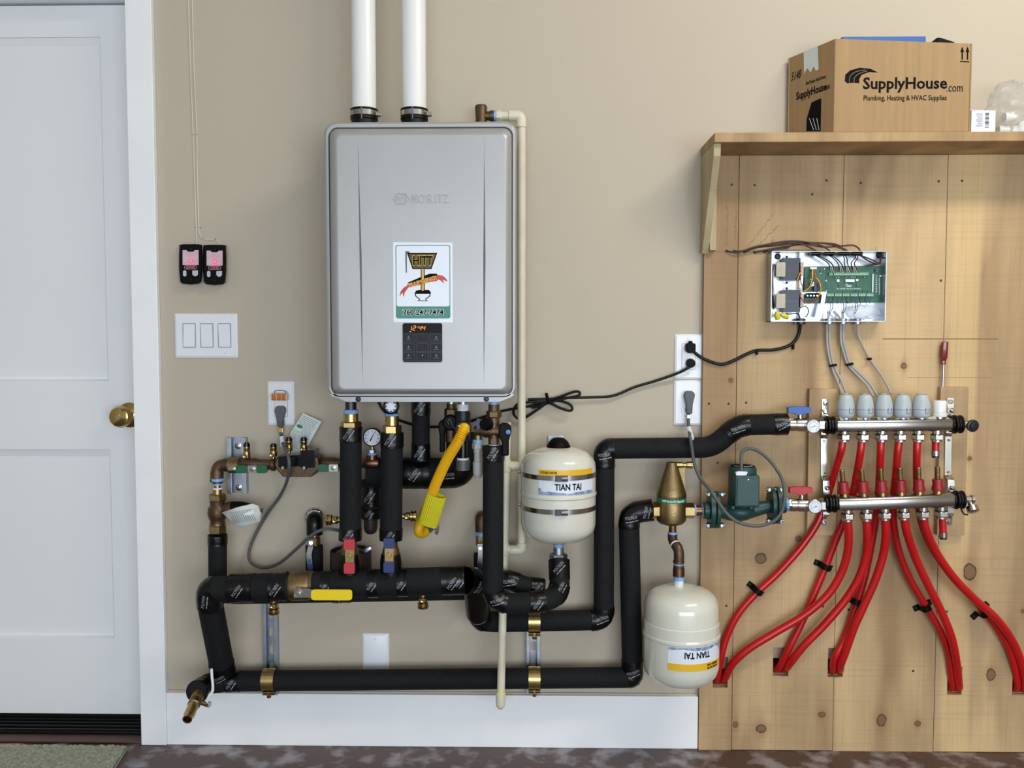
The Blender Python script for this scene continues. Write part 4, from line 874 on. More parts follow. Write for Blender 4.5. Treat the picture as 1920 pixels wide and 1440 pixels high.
# ================================================================ backflow preventer
BD = .065; s = px(BD)
t = thing('backflow_preventer', 'bronze backflow preventer with green handles and four test cocks', 'backflow preventer', P(550, 895, BD))
el = fillet(PP([(407, 902, BD), (407, 872, BD), (436, 872, BD)]), .03, 10)
MB().tube(el, [12.5 * s] * 2 + [11.5 * s] * (len(el) - 4) + [12.5 * s] * 2, 22).build('elbow', 'bronze', t)
MB().lathe(P(407, 903, BD), (0, 0, 1), [(13 * s, 0), (13.4 * s, 1.5 * s), (13 * s, 4 * s)], 22).build('elbow_rim', 'bronze', t)
MB().cyl(P(430, 872, BD), P(450, 872, BD), 15.5 * s, None, 24).build('clamp_band', 'brass_cast', t)
MB().lathe(P(447, 871, BD), X, [(10 * s, 0), (10 * s, 10 * s), (12.5 * s, 16 * s), (12.5 * s, 34 * s), (10 * s, 40 * s), (10 * s, 62 * s), (12 * s, 64 * s), (12 * s, 70 * s)], 22).build('inlet_valve', 'bronze', t)
MB().lathe(P(594, 869, BD), X, [(12 * s, 0), (12 * s, 6 * s), (10 * s, 8 * s), (11.5 * s, 14 * s), (11.5 * s, 34 * s), (9.5 * s, 40 * s), (9.5 * s, 52 * s)], 22).build('outlet_valve', 'bronze', t)
MB().cyl(P(636, 869, BD), P(684, 869, BD + .02), 9 * s, None, 20).build('outlet_pipe', 'copper', t)
ou = [(514, 872), (518, 880), (530, 894.5), (584, 894.5), (597, 881), (598, 870), (596, 858), (588, 855), (520, 856), (516, 862)]
MB().prism(px_poly(ou, BD + .03), (0, .06, 0)).build('body', 'bronze', t, 0, .006, 3)
MB().prism(px_poly([(521, 856), (586, 851), (586, 872), (578, 875), (521, 875)], BD + .033), (0, .05, 0)).build('check_cover', 'gloss_black', t, 0, .004)
for u0, u1, v0, v1 in ((522, 544, 860, 877), (563, 590, 844, 877)): MB().prism(rrect(u0, u1, v0, v1, 3, BD + .04), (0, .05, 0)).build('check_cover', 'gloss_black', t, 0, .003)
for u in (531, 571): MB().hexn(P(u, 874, BD + .038), P(u, 880, BD + .038), 4.5 * s).build('cover_bolt', 'nickel', t, 20)
def green_handle(u0, um0, um1, u1, v0, v1, d):
    h = MB().prism(rrect(u0, u1, v0, v1, 3, d), (0, -.004, 0)).build('lever', 'lever_green', t, 0, .0015)
    if um0 - u0 > 6: MB().prism(rrect(u0, um0, v0 - .5, v1 + .5, 4, d + .002), (0, -.007, 0)).build('lever_grip', 'lever_green', h, 0, .002)
    if u1 - um1 > 6: MB().prism(rrect(um1, u1, v0 - .5, v1 + .5, 4, d + .002), (0, -.007, 0)).build('lever_grip', 'lever_green', h, 0, .002)
    MB().prism(rrect(um0, um1, v0, v1, .6, d + .003), (0, -.003, 0)).build('lever_plate', 'nickel', h, 0, .0004)
    c = P((um0 + um1) / 2, (v0 + v1) / 2, d + .006); MB().lathe(c, (0, -1, 0), [(4.6 * s, 0), (4.6 * s, 2 * s), (2.6 * s, 2.2 * s), (2.2 * s, 4 * s), (0, 4.2 * s)], 14).build('lever_nut', 'steel', h)
    MB().cyl(P((um0 + um1) / 2, (v0 + v1) / 2 - 3, BD), c, 4 * s, None, 12).build('stem', 'bronze', t)
green_handle(443, 465, 482, 502, 872.5, 886, BD + .03); green_handle(597, 617, 634, 636, 870.5, 884, BD + .03)
MB().hexn(P(428, 879, BD + .025), P(443, 878, BD + .025), 4.5 * s).build('clamp_screw', 'nickel', t, 20)
for u, v0, v1 in ((463, 829, 864), (513, 831, 860), (542, 819, 850), (570, 819, 850)):
    a, b_ = P(u, v1, BD), P(u, v0, BD); L = (b_ - a).length
    tc = MB().lathe(a, (0, 0, 1), [(3.5 * s, 0), (3.5 * s, L * .12), (6.8 * s, L * .18), (7 * s, L * .5), (5.4 * s, L * .55), (6.4 * s, L * .6), (6.4 * s, L * .76), (5 * s, L * .78)], 14).build('test_cock', 'brass', t)
    MB().lathe(a + Vector((0, 0, L * .78)), (0, 0, 1), [(6.3 * s, 0), (6.3 * s, L * .14), (4.2 * s, L * .15), (4.2 * s, L * .22), (0, L * .225)], 14).build('dust_cap', 'gloss_black', tc)
    c = a + Vector((-1 * s, -6.5 * s, L * .27)); MB().lathe(c, (0, -1, 0), [(4.4 * s, 0), (4.4 * s, 2 * s), (3.6 * s, 2.6 * s), (2.4 * s, 2 * s), (0, 2.2 * s)], 14).build('cock_screw', 'brass', tc)
# tags
def paper(name, label, poly, d0, dfun, parent=None):
    q = [P(u, v, dfun(u, v)) for u, v in poly]; return MB().prism(q, (0, -.0006, 0)).build(name, 'paper_tag', parent, 0)
t = thing('paper_hang_tag', 'tilted white instruction tag with green print behind backflow preventer', 'tag', P(567, 848, .03))
td = .03; tp = [(568, 774.5), (603, 790.5), (577.5, 836), (573, 843), (562, 848.5), (550, 850.5), (539, 848), (545, 812)]
flat(px_poly(tp, td), 'paper_tag', t, 'card', .0005)
ax = (P(603, 790.5, td) - P(568, 774.5, td)).normalized(); dn = (P(545, 812, td) - P(568, 774.5, td)).normalized(); o_ = P(568, 774.5, td + .0006); s2 = px(td)
for k in range(21):
    if 7 <= k <= 9: i0 = 15
    else: i0 = 2
    a = o_ + dn * ((4 + 3.1 * k) * s2) + ax * (i0 * s2); L = (38 - i0 - 3 - (k % 4)) * s2
    if k > 15: L *= .75
    MB().prism([a, a + ax * L, a + ax * L + dn * .0011, a + dn * .0011], (0, -.0001, 0)).build('print_line', 'ink_grey', t, 0)
c = o_ + dn * (26 * s2) + ax * (8 * s2); MB().prism([c + ax * (6.2 * s2 * math.cos(q)) + dn * (3.4 * s2 * math.sin(q)) for q in [R(30 * k) for k in range(12)]], (0, -.0002, 0)).build('green_logo', 'ink_green', t, 0)
# pressure valve below the elbow
VD_ = .075; s = px(VD_)
t = thing('pressure_valve', 'bronze pressure reducing valve with unions and curled paper tag', 'valve', P(409, 1003, VD_))
def stack(t, u, d, items):
    for v0, v1, w, m, kind, nm in items:
        a, b_ = P(u, v1, d), P(u, v0, d); b_.x = a.x; b_.y = a.y
        if kind == 'h': MB().hexn(a, b_, w / 2 * px(d)).build(nm, m, t, 20)
        else: MB().cyl(a, b_, w / 2 * px(d), None, 22).build(nm, m, t)
stack(t, 408, VD_, [(897, 902, 23, 'thread_tape', 'c', 'thread_tape'), (902, 906, 20, 'bronze', 'c', 'nipple'), (905, 909, 19, 'thread_tape', 'c', 'thread_tape'), (909, 915, 14, 'brass', 'c', 'nipple'), (914, 918, 18, 'thread_white', 'c', 'thread_tape'), (917, 927, 19, 'brass', 'c', 'union_tail'), (926, 939, 33, 'brass_cast', 'h', 'union_nut'), (981, 984, 30, 'brass_cast', 'c', 'union_rim'), (984, 1000, 33, 'brass_cast', 'h', 'union_nut')])
MB().lathe(P(408, 982, VD_), (0, 0, 1), [(14 * s, 0), (13.5 * s, 6 * s), (16 * s, 11 * s), (18.5 * s, 20 * s), (17 * s, 30 * s), (13 * s, 36 * s), (14 * s, 44 * s)], 24).build('body', 'bronze', t)
MB().lathe(P(412, 957, VD_), (1, 0, .12), [(12 * s, 0), (13 * s, 10 * s), (14.5 * s, 16 * s), (14.5 * s, 25 * s)], 22).build('bell', 'bronze', t)
MB().lathe(P(437, 953, VD_), (1, 0, .08), [(13 * s, 0), (12 * s, 16 * s), (8 * s, 30 * s), (4 * s, 42 * s), (0, 44 * s)], 20).build('spring_cover', 'black_plastic', t)
MB().lathe(P(478, 957, VD_ + .006), X, [(1.8 * s, 0), (1.8 * s, 12 * s), (4.4 * s, 12.5 * s), (4.4 * s, 16 * s), (0, 17 * s)], 10).build('adjusting_bolt', 'steel', t)
tg = [(415.5, 961), (445, 951), (473, 944.5), (484, 948), (489, 962), (488, 977), (470, 984), (451.5, 991.5), (440, 982), (428, 972)]
pt_ = MB(); nu = 10
q = [P(u, v, VD_ + .035 + .012 * math.sin((u - 415) / 75 * math.pi)) for u, v in tg]; pc = P(455, 968, VD_ + .05)
pt_.add(q + [pc], [(i, (i + 1) % len(q), len(q)) for i in range(len(q))]); o = pt_.build('paper_tag', 'paper_tag', t, 60); o.modifiers.new('thickness', 'SOLIDIFY').thickness = .0006
for k in range(12):
    u = 430 + 3.6 * k; a, b_ = P(u, 957 + (440 - u) * .18 + 2, VD_ + .0535), P(u + 10, 982 - .15 * (u - 430), VD_ + .0535); MB().tube([a, b_], .0006, 4).build('print_line', 'ink_grey', t, 0)
MB().prism(px_poly([(457, 963), (476, 955), (477, 962), (470, 966), (459, 966)], VD_ + .055), (0, -.0008, 0)).build('curled_flap', 'plate_white', t, 0)
# ================================================================ gauges
def gauge(name, label, u, v, r, d, needle, ticks=9, m='black_plastic', dep=.02, parent=None):
    s = px(d); t = parent or thing(name, label, 'gauge', P(u, v + r, d)); c = P(u, v, d)
    host = t
    MB().lathe(c + Vector((0, dep, 0)), (0, -1, 0), [(r * .8 * s, 0), (r * s, dep * .3), (r * s, dep), (r * .9 * s, dep + .0015), (r * .88 * s, dep - .0005)], 32, cap=True).build('gauge_case', m, t)
    dial = MB().lathe(c, (0, -1, 0), [(r * .9 * s, -.002), (r * .9 * s, .0007), (0, .0007)], 32).build('dial', 'label_white', t, 0)
    fc = c + Vector((0, -.0009, 0))
    for k in range(ticks):
        a = R(225 - 270 * k / (ticks - 1)); dv = Vector((math.cos(a), 0, math.sin(a))); pp = Vector((-dv.z, 0, dv.x)) * (.45 * s)
        MB().prism([fc + dv * (r * .62 * s) + pp, fc + dv * (r * .8 * s) + pp, fc + dv * (r * .8 * s) - pp, fc + dv * (r * .62 * s) - pp], (0, -.0002, 0)).build('tick', 'ink_black', dial if parent is None else dial, 0)
    a = R(needle); dv = Vector((math.cos(a), 0, math.sin(a))); pp = Vector((-dv.z, 0, dv.x)) * (.7 * s)
    MB().prism([fc - dv * (r * .45 * s) + pp * 1.8, fc + dv * (r * .7 * s) + pp * .3, fc + dv * (r * .7 * s) - pp * .3, fc - dv * (r * .45 * s) - pp * 1.8], (0, -.0006, 0)).build('needle', 'ink_black', dial, 0)
    return t
t = gauge('pressure_gauge', 'round white pressure gauge on bronze tee between two insulated risers', 697.5, 820, 17.5, .11, 62)
stack(t, 698, .1, [(837, 843, 8, 'brass', 'c', 'gauge_stem'), (842, 850, 15, 'zinc', 'h', 'bushing'), (849, 854, 18, 'thread_tape', 'c', 'thread_tape'), (853, 861, 21, 'copper', 'c', 'tee_neck')])
MB().lathe(P(683, 868, .1), X, [(11 * px(.1), 0), (12 * px(.1), .004), (12 * px(.1), .034), (11 * px(.1), .038)], 22).build('tee_run', 'copper', t)
t = thing('black_pressure_gauge', 'black rimmed gauge half hidden under the heater bottom edge', 'gauge', P(732, 780, .2))
c = P(733, 762, .205); s = px(.2)
MB().lathe(c + Vector((0, .016, 0)), (0, -1, 0), [(13 * s, 0), (15 * s, .004), (15 * s, .015), (12.5 * s, .018), (12 * s, .016)], 28).build('case', 'gloss_black', t)
dl2 = MB().lathe(c, (0, -1, 0), [(10 * s, 0), (10 * s, .0012), (0, .0012)], 16).build('dial', 'label_white', t, 0)
for k in range(8): a = R(45 * k); MB().cyl(c + Vector((9.5 * s * math.cos(a), -.001, 9.5 * s * math.sin(a))), c + Vector((9.5 * s * math.cos(a), -.0022, 9.5 * s * math.sin(a))), 2.2 * s, None, 10).build('dial_mark', 'gloss_black', dl2, 0)
# ================================================================ wall stub with silver lever, left
t = thing('shutoff_stub', 'chrome flanged black elbow with silver lever valve left of red valve', 'valve', P(590, 1090, .06)); s = px(.06)
MB().lathe(P(590, 970, 0), (0, -1, 0), [(21 * s, 0), (20.5 * s, .004), (17 * s, .01), (14 * s, .012)], 32).build('escutcheon', 'chrome', t)
MB().tube(fillet(PP([(590, 974, .003), (590, 974, .062), (590, 1002, .062)]), .03, 8), 15.5 * s, 20).build('insulated_elbow', 'tape_black', t, 50)
stack(t, 590, .062, [(1001, 1008, 13, 'brass', 'c', 'nipple'), (1006, 1024, 22, 'brass_cast', 'h', 'valve_body'), (1023, 1093, 33, 'foam_black', 'c', 'foam_sleeve')])
lv = [P(583, 1012, .095), P(582, 1026, .095), P(579, 1040, .1), P(583, 1078, .102)]
b = MB(); w = 5 * s
for k in range(3):
    p, q = lv[k], lv[k + 1]; b.add([p - X * w, p + X * w, q + X * w, q - X * w] + [g + Vector((0, .002, 0)) for g in (p - X * w, p + X * w, q + X * w, q - X * w)], [(0, 1, 2, 3), (7, 6, 5, 4), (0, 4, 5, 1), (1, 5, 6, 2), (2, 6, 7, 3), (3, 7, 4, 0)])
b.build('lever', 'steel', t, 0); MB().hexn(P(583, 1018, .094), P(583, 1018, .101), 4.6 * s).build('lever_nut', 'nickel', t, 20); MB().cyl(P(588, 1016, .06), P(583, 1018, .095), 4 * s, None, 12).build('stem', 'brass', t)
rt = (lv[2] - lv[3]).normalized()
for k in range(3): q = lv[2].lerp(lv[3], .3 + .22 * k) + Vector((0, -.0006, 0)); MB().box(q, 5 * s, .0006, 5.5 * s).build('lever_print', 'handle_blue', t, 0)
# the same behind the looped riser
t = thing('shutoff_stub', 'bronze elbow with silver lever valve peeking behind the looped riser', 'valve', P(902, 1080, .06))
MB().tube(fillet(PP([(903, 970, .003), (903, 972, .06), (903, 996, .06)]), .025, 8), 12.5 * s, 20).build('elbow', 'bronze', t, 50)
stack(t, 903, .06, [(994, 1004, 22, 'thread_tape', 'c', 'thread_tape'), (1003, 1024, 22, 'brass_cast', 'h', 'valve_body'), (1023, 1040, 17, 'brass_cast', 'c', 'valve_tail'), (1038, 1078, 30, 'foam_black', 'c', 'foam_sleeve')])
MB().prism(px_poly([(895, 1020), (907, 1019), (907, 1036), (906, 1074), (894, 1074), (896, 1038)], .1), (0, -.002, 0)).build('lever', 'steel', t, 0, .0005)
MB().hexn(P(901, 1028, .102), P(901, 1028, .108), 4.6 * s).build('lever_nut', 'nickel', t, 20); MB().cyl(P(902, 1026, .06), P(901, 1028, .1), 4 * s, None, 12).build('stem', 'brass', t)
flat(px_poly([(897, 1056), (904, 1056), (903, 1068), (897, 1068)], .1023), 'lever_blue', t, 'lever_print')
# brown open sleeve
s = px(.09); c = P(658, 1080, .09)
t = thing('brown_pipe_sleeve', 'dark brown open pipe sleeve standing behind the red lever valve', 'pipe sleeve', c)
MB().lathe(c, (0, 0, 1), [(36 * s, 0), (39 * s, 1 * s), (39 * s, 50 * s), (37.5 * s, 51 * s), (36 * s, 50 * s), (36 * s, 3 * s), (0, 3 * s)], 36, cap=False).build('cup', 'brown_sleeve', t)
MB().lathe(c + Vector((0, 0, 3.5 * s)), (0, 0, 1), [(34 * s, 0), (34 * s, 40 * s), (20 * s, 47 * s), (0, 47 * s)], 28).build('foam_core', 'tape_black', t)
MB().hexn(P(684, 1034, .12), P(696, 1026, .12), 5 * s).build('bolt', 'zinc', t, 20)
# ================================================================ hose barb drain valve
t = thing('hose_barb_valve', 'brass hose barb drain valve with white lever at floor-level pipe end', 'valve', P(352, 1356, .25))
a, b_ = P(374, 1298, .15), P(351, 1349, .25); ax = b_ - a; L = ax.length; s = px(.2)
MB().lathe(a, ax, [(12 * s, 0), (12 * s, L * .25), (10.5 * s, L * .3), (12 * s, L * .34), (12 * s, L * .48), (9.5 * s, L * .5)], 20).build('valve_body', 'brass_cast', t)
pr = [(8.5 * s, L * .48)]
for k in range(5): pr += [(10.4 * s, L * (.52 + .085 * k)), (8.6 * s, L * (.6 + .085 * k))]
MB().lathe(a, ax, pr + [(9 * s, L), (6.4 * s, L), (6.2 * s, L * .7), (0, L * .7)], 20).build('hose_barb', 'brass', t)
MB().cyl(P(372, 1316, .18), P(392, 1322, .185), 4.5 * s, None, 12).build('stem', 'brass', t); MB().hexn(P(387, 1320, .184), P(394, 1321, .186), 6.5 * s).build('lever_nut', 'nickel', t, 20)
MB().tube(spline(PP([(388, 1316, .188), (392, 1305, .19), (398, 1297, .19), (399, 1285, .19), (397.5, 1270, .19), (396.5, 1254, .19)])), 2.6 * s, 8).build('lever', 'pvc_white', t)
# ================================================================ gas connection
GD = .15; s = px(GD)
t = thing('gas_drip_leg', 'black iron gas tee with galvanized nipple and grey end cap', 'gas fitting', P(869, 880, GD))
stack(t, 868, GD, [(746, 762, 17, 'zinc', 'c', 'nipple'), (758, 774, 22, 'thread_white', 'c', 'thread_tape'), (773, 788, 29, 'iron_black', 'c', 'coupling'), (770, 775, 26, 'iron_black', 'c', 'coupling_rim'), (786, 826, 29, 'iron_black', 'c', 'tee'), (824, 862, 20, 'gloss_black', 'c', 'drip_nipple'), (858, 863, 23, 'thread_white', 'c', 'thread_tape'), (862, 870, 28, 'pvc_grey', 'c', 'end_cap'), (869, 881, 26, 'pvc_grey', 'c', 'end_cap')])
MB().lathe(P(870, 803, GD), (0, -1, 0), [(15 * s, 0), (15.5 * s, .02), (15.5 * s, .032), (13 * s, .033)], 24).build('tee_port', 'iron_black', t)
t = thing('yellow_gas_connector', 'yellow corrugated gas hose with ribbed yellow tag sleeve', 'gas hose', P(783, 1008, .12))
MB().hexn(P(871, 803, GD + .028), P(870, 804, GD + .045), 12.5 * s).build('flare_nut', 'nickel', t, 20)
hp = spline([P(*q) for q in ((870, 803, GD + .04), (870, 804, GD + .055), (866, 812, GD + .066), (856, 832, GD + .06), (838, 862, GD + .04), (818, 905, GD + .01), (803, 945, GD - .02), (793, 970, GD - .03))], 10)
hp2 = resample(hp, .00085)
MB().tube(hp2, [(7.3, 9.5, 10.2, 9.5)[i % 4] * s for i in range(len(hp2))], 14).build('corrugated_hose', 'yellow_hose', t, 30)
MB().tube(spline([P(*q) for q in ((794, 966, GD - .028), (788, 982, GD - .03), (785, 996, GD - .03), (791, 1000, GD - .04), (799, 996, GD - .05))], 8), 9.4 * s, 16).build('lower_elbow', 'yellow_hose', t, 40)
MB().hexn(P(795, 995, GD - .048), P(803, 993, GD - .06), 9.5 * s).build('flare_nut', 'nickel', t, 20)
a, b_ = P(819, 928, GD), P(802, 983, GD - .015); ax = (b_ - a).normalized(); e1 = (X - ax * X.dot(ax)).normalized(); e2 = ax.cross(e1); n = 56; lo = []
for c, k in ((a, 1), (b_, 1), (b_, .88), (a, .88)):
    lo.append([c + e1 * (18 * s * k * math.cos(2 * math.pi * i / n) * (1 + .05 * (i % 2))) + e2 * (12 * s * k * math.sin(2 * math.pi * i / n) * (1 + .09 * (i % 2))) for i in range(n)])
MB().rings(lo + [lo[0]], False, False).build('tag_sleeve', 'yellow_tag', t, 20)
t = thing('gas_shutoff_valve', 'small nickel gas valve with grey disc handle below yellow hose', 'valve', P(812, 1005, .06))
MB().tube(PP([(806, 992, .003), (804, 993, GD - .058)]), 7 * s, 14).build('stub_pipe', 'iron_black', t)
MB().lathe(P(803, 990, GD - .075), X, [(6 * s, 0), (6 * s, 7 * s), (3.5 * s, 8 * s), (3.5 * s, 14 * s)], 14).build('valve_body', 'nickel', t)
MB().lathe(P(818, 993, GD - .072), (1, -.25, 0), [(4 * s, 0), (10 * s, .6 * s), (10 * s, 2.6 * s), (0, 3 * s)], 20).build('disc_handle', 'zinc', t)
# left service valve under heater
t = thing('hot_service_valve', 'bronze service valve with black paddle lever beside the yellow hose', 'valve', P(845, 850, .12)); d = .12; s = px(d)
stack(t, 846, d, [(746, 758, 15, 'zinc', 'c', 'nipple'), (757, 768, 17, 'bronze', 'c', 'union_tail'), (766, 782, 26, 'bronze', 'h', 'union_nut'), (780, 828, 22, 'bronze', 'c', 'valve_body')])
MB().lathe(P(845, 792, d + .018), (0, -1, 0), [(15 * s, 0), (15 * s, .008), (12 * s, .012), (0, .012)], 18).build('service_cap', 'black_plastic', t)
MB().tube(spline(PP([(842, 796, .152), (840, 790, .154), (843, 786, .154), (846, 791, .154), (850, 801, .154), (855, 806, .152)])), 1.2 * s, 6).build('cap_strap', 'pvc_grey', t)
MB().prism(px_poly([(822, 794), (826, 788), (833, 788), (836, 792), (836, 806), (833, 815), (833, 848), (824, 848), (824, 815), (822, 806)], .135), (0, .02, 0)).build('paddle_lever', 'black_plastic', t, 0, .003)
MB().cyl(P(832, 800, .125), P(848, 800, .125), 8 * s, None, 14).build('stem', 'bronze', t)
# right service valve with blue dot
t = thing('cold_service_valve', 'bronze service valve with black paddle lever marked by blue dot', 'valve', P(928, 838, .17)); d = .2; s = px(d)
stack(t, 926, d, [(742, 756, 18, 'zinc', 'c', 'nipple'), (752, 760, 19, 'thread_tape', 'c', 'thread_tape'), (758, 772, 21, 'bronze', 'c', 'union_tail'), (770, 783, 29, 'bronze', 'h', 'union_nut'), (782, 822, 22, 'bronze', 'c', 'valve_body'), (820, 835, 21, 'bronze', 'h', 'valve_tail'), (833, 840, 20, 'thread_white', 'c', 'thread_tape')])
MB().lathe(P(944, 808, d), (-1, 0, 0), [(12 * s, 0), (13 * s, 8 * s), (13 * s, 34 * s), (10 * s, 42 * s), (7 * s, 56 * s)], 20).build('cross_body', 'bronze', t)
MB().lathe(P(914, 796, d + .012), (-.4, -1, .2), [(12 * s, 0), (12 * s, .012), (9.5 * s, .018), (0, .018)], 18).build('service_cap', 'black_plastic', t)
MB().tube(spline(PP([(905, 796, .215), (908, 793, .218), (912, 797, .22), (914, 804, .22), (920, 811, .218), (927, 810, .212), (930, 800, .205), (927, 790, .2)])), 1.3 * s, 6).build('cap_strap', 'pvc_grey', t)
MB().prism(px_poly([(935, 806), (936, 798), (941, 794), (952, 794), (958, 800), (959, 810), (956, 820), (954, 828), (954, 855), (941, 855), (941, 830), (936, 820)], d + .03), (0, .022, 0)).build('paddle_lever', 'black_plastic', t, 0, .004)
MB().lathe(P(953, 810, d + .0305), (0, -1, 0), [(4.4 * s, 0), (4.4 * s, .001), (0, .0012)], 18).build('blue_dot', 'dot_blue', t, 0)
# relief valve with capped plastic tail
t = thing('relief_valve', 'small brass relief valve with blue handle and capped grey plastic tail', 'valve', P(896, 895, .17)); d = .185; s = px(d)
MB().sphere(P(896, 806, d), 9 * s, (1, 1, 1), 16, 10).build('valve_body', 'brass_cast', t)
stack(t, 896, d, [(808, 826, 17, 'brass_cast', 'c', 'outlet'), (824, 831, 20, 'thread_tape', 'c', 'thread_tape'), (830, 842, 22, 'cable_grey', 'h', 'adapter'), (841, 848, 17, 'cable_grey', 'c', 'adapter_neck'), (846, 866, 14.5, 'cable_grey', 'c', 'tail_pipe')])
MB().lathe(P(896, 896, d), (0, 0, 1), [(0, 0), (6 * s, 1 * s), (8.6 * s, 5 * s), (9.4 * s, 11 * s), (9.4 * s, 31 * s), (7 * s, 31.5 * s)], 20).build('end_cap', 'cable_grey', t)
MB().prism(rrect(893.5, 900.5, 785, 812, 3, d + .025), (0, .006, 0)).build('blue_handle', 'lever_blue', t, 0, .0015)
# ================================================================ cream drain pipes
CD = .06; s = px(CD)
t = thing('brass_air_valve', 'dark bronze relief valve standing on heater top beside cream elbow', 'valve', P(902, 232, CD))
MB().lathe(P(902, 236, CD), (0, 0, 1), [(9.5 * s, 0), (10.5 * s, 2 * s), (10.5 * s, 10 * s), (10 * s, 12 * s), (11.5 * s, 34 * s), (10 * s, 37 * s), (5 * s, 38 * s)], 20).build('body', 'bronze', t)
MB().lathe(P(906, 217.5, CD), X, [(8 * s, 0), (8.5 * s, 12 * s), (9.8 * s, 13 * s), (9.8 * s, 20 * s)], 20).build('outlet', 'bronze', t)
MB().prism(px_poly([(898, 194), (911, 195), (911, 198), (908, 199.5), (898, 199.5)], CD), (0, .01, 0)).build('test_lever', 'steel', t, 0, .0008)
t = thing('cream_drain_pipe', 'long cream plastic drain pipe running down right side of heater', 'pipe', P(978, 1040, CD))
a = P(925, 217.5, CD)
MB().lathe(a, X, [(9.4 * s, 0), (9.8 * s, 2 * s), (9.4 * s, 5 * s)], 20).build('thread_tape', 'thread_tape', t); MB().hexn(a + X * (5 * s), a + X * (15 * s), 11.5 * s).build('adapter', 'cpvc_cream', t, 20)
MB().cyl(a + X * (14 * s), a + X * (34 * s), 8 * s, None, 20).build('short_pipe', 'cpvc_cream', t)
c = P(977, 217.5, CD)
MB().tube(fillet([a + X * (29 * s), Vector((c.x, a.y, a.z)), P(977, 239, CD)], .012, 6), 10 * s, 20).build('elbow', 'cpvc_cream', t)
xb = P(978, 238, CD).x; zb1, zb2 = P(978, 238, CD), P(978, 1020, CD); zb2.x = P(981, 1020, CD).x - .004; zb1.x = xb
MB().cyl(zb1, zb2, 7.6 * s, None, 20).build('long_pipe', 'cpvc_cream', t)
e0 = zb2 + Vector((0, 0, .003)); e1_ = Vector((e0.x, e0.y, P(978, 1031, CD).z)); e2_ = Vector((P(956, 1031, CD).x, -CD, e1_.z))
MB().tube(fillet([e0, e1_, e2_], .012, 6), 9.6 * s, 20).build('elbow', 'cpvc_cream', t)
MB().cyl(Vector((xb - .004, -CD, P(970, 874, CD).z)), Vector((P(957, 874, CD).x, -CD, P(970, 874, CD).z)), 9.4 * s, None, 18).build('side_tee', 'cpvc_cream', t)
t = thing('thin_cream_drain', 'thin leaning cream drain pipe capped in front of the baseboard', 'pipe', P(938, 1328, .115))
a, b_ = P(951, 792, .06), P(939, 1308, .115); MB().cyl(a, b_, 7.4 * s, None, 20).build('pipe', 'cpvc_cream', t)
ax = b_ - a; L = ax.length
MB().lathe(P(939, 1298, .114), ax, [(8.4 * s, 0), (9.2 * s, 1 * s), (9.2 * s, 20 * s), (7.5 * s, 27 * s), (3.5 * s, 31 * s), (0, 32 * s)], 20).build('end_cap', 'cpvc_cream', t)
for f in ((1031 - 792) / 516, (874 - 792) / 516): c = a + ax * f; MB().lathe(c - ax.normalized() * (12 * s), ax, [(8.3 * s, 0), (8.8 * s, 1 * s), (8.8 * s, 23 * s), (8.3 * s, 24 * s)], 20).build('tee', 'cpvc_cream', t); MB().cyl(c, c + Vector((11 * s, .0, 0)), 8.6 * s, None, 16).build('tee_branch', 'cpvc_cream', t)
MB().lathe(P(939, 1299, .114), ax, [(8.2 * s, -.004), (8.6 * s, 0)], 20).build('glue_ring', 'yellow_tag', t)
# ================================================================ expansion tanks
def patch(c, r, t0, t1, z0, z1, n=20, th=.0004, f=None):
    """thin sheet bent round a vertical cylinder, angles measured from the camera side"""
    b = MB(); vs = []; m_ = 2
    for rr_ in (r, r + th):
        for k in range(n + 1):
            a = t0 + (t1 - t0) * k / n; zz0, zz1 = f(k / n) if f else (z0, z1)
            for z in (zz0, zz1): vs.append(Vector((c.x + rr_ * math.sin(a), c.y - rr_ * math.cos(a), z)))
    o = (n + 1) * 2; fs = []
    for k in range(n):
        i = 2 * k; fs += [(o + i, o + i + 2, o + i + 3, o + i + 1), (i, i + 1, i + 3, i + 2), (i, i + 2, o + i + 2, o + i), (i + 1, o + i + 1, o + i + 3, i + 3)]
    fs += [(0, o, o + 1, 1), (2 * n, 2 * n + 1, o + 2 * n + 1, o + 2 * n)]
    return b.add(vs, fs)
def cyl_wrap(c, r, th, z, flip=1):
    def w(x, y, k): a = th + flip * x / r; rr_ = r + .0004 + k; return Vector((c.x + rr_ * math.sin(a), c.y - rr_ * math.cos(a), z + flip * y))
    return w
# upper tank
TD = .118; s = px(TD)
t = thing('upper_expansion_tank', 'cream expansion tank held by two steel straps, black cap on top', 'tank', P(1047, 1020, TD)); c = P(1047, 925, TD); Zt = lambda v: P(1047, v, TD).z; h0 = Zt(1019)
prof = [(8, 1019), (26, 1016), (46, 1010), (60, 1002), (68, 992), (70.5, 980), (70.5, 927), (72, 925), (72, 921), (70.5, 919), (70.5, 876), (69, 866), (64, 856), (54, 848), (40, 842), (22, 838), (5, 837)]
MB().lathe((c.x, c.y, h0), (0, 0, 1), [(r * s, Zt(v) - h0) for r, v in prof], 48).build('shell', 'tank_cream', t, 30)
MB().lathe((c.x, c.y, Zt(840)), (0, 0, 1), [(22.5 * s, 0), (22.5 * s, 4 * s), (18 * s, 12 * s), (12 * s, 18 * s), (8 * s, 19.5 * s), (0, 19.8 * s)], 28).build('top_cap', 'black_plastic', t)
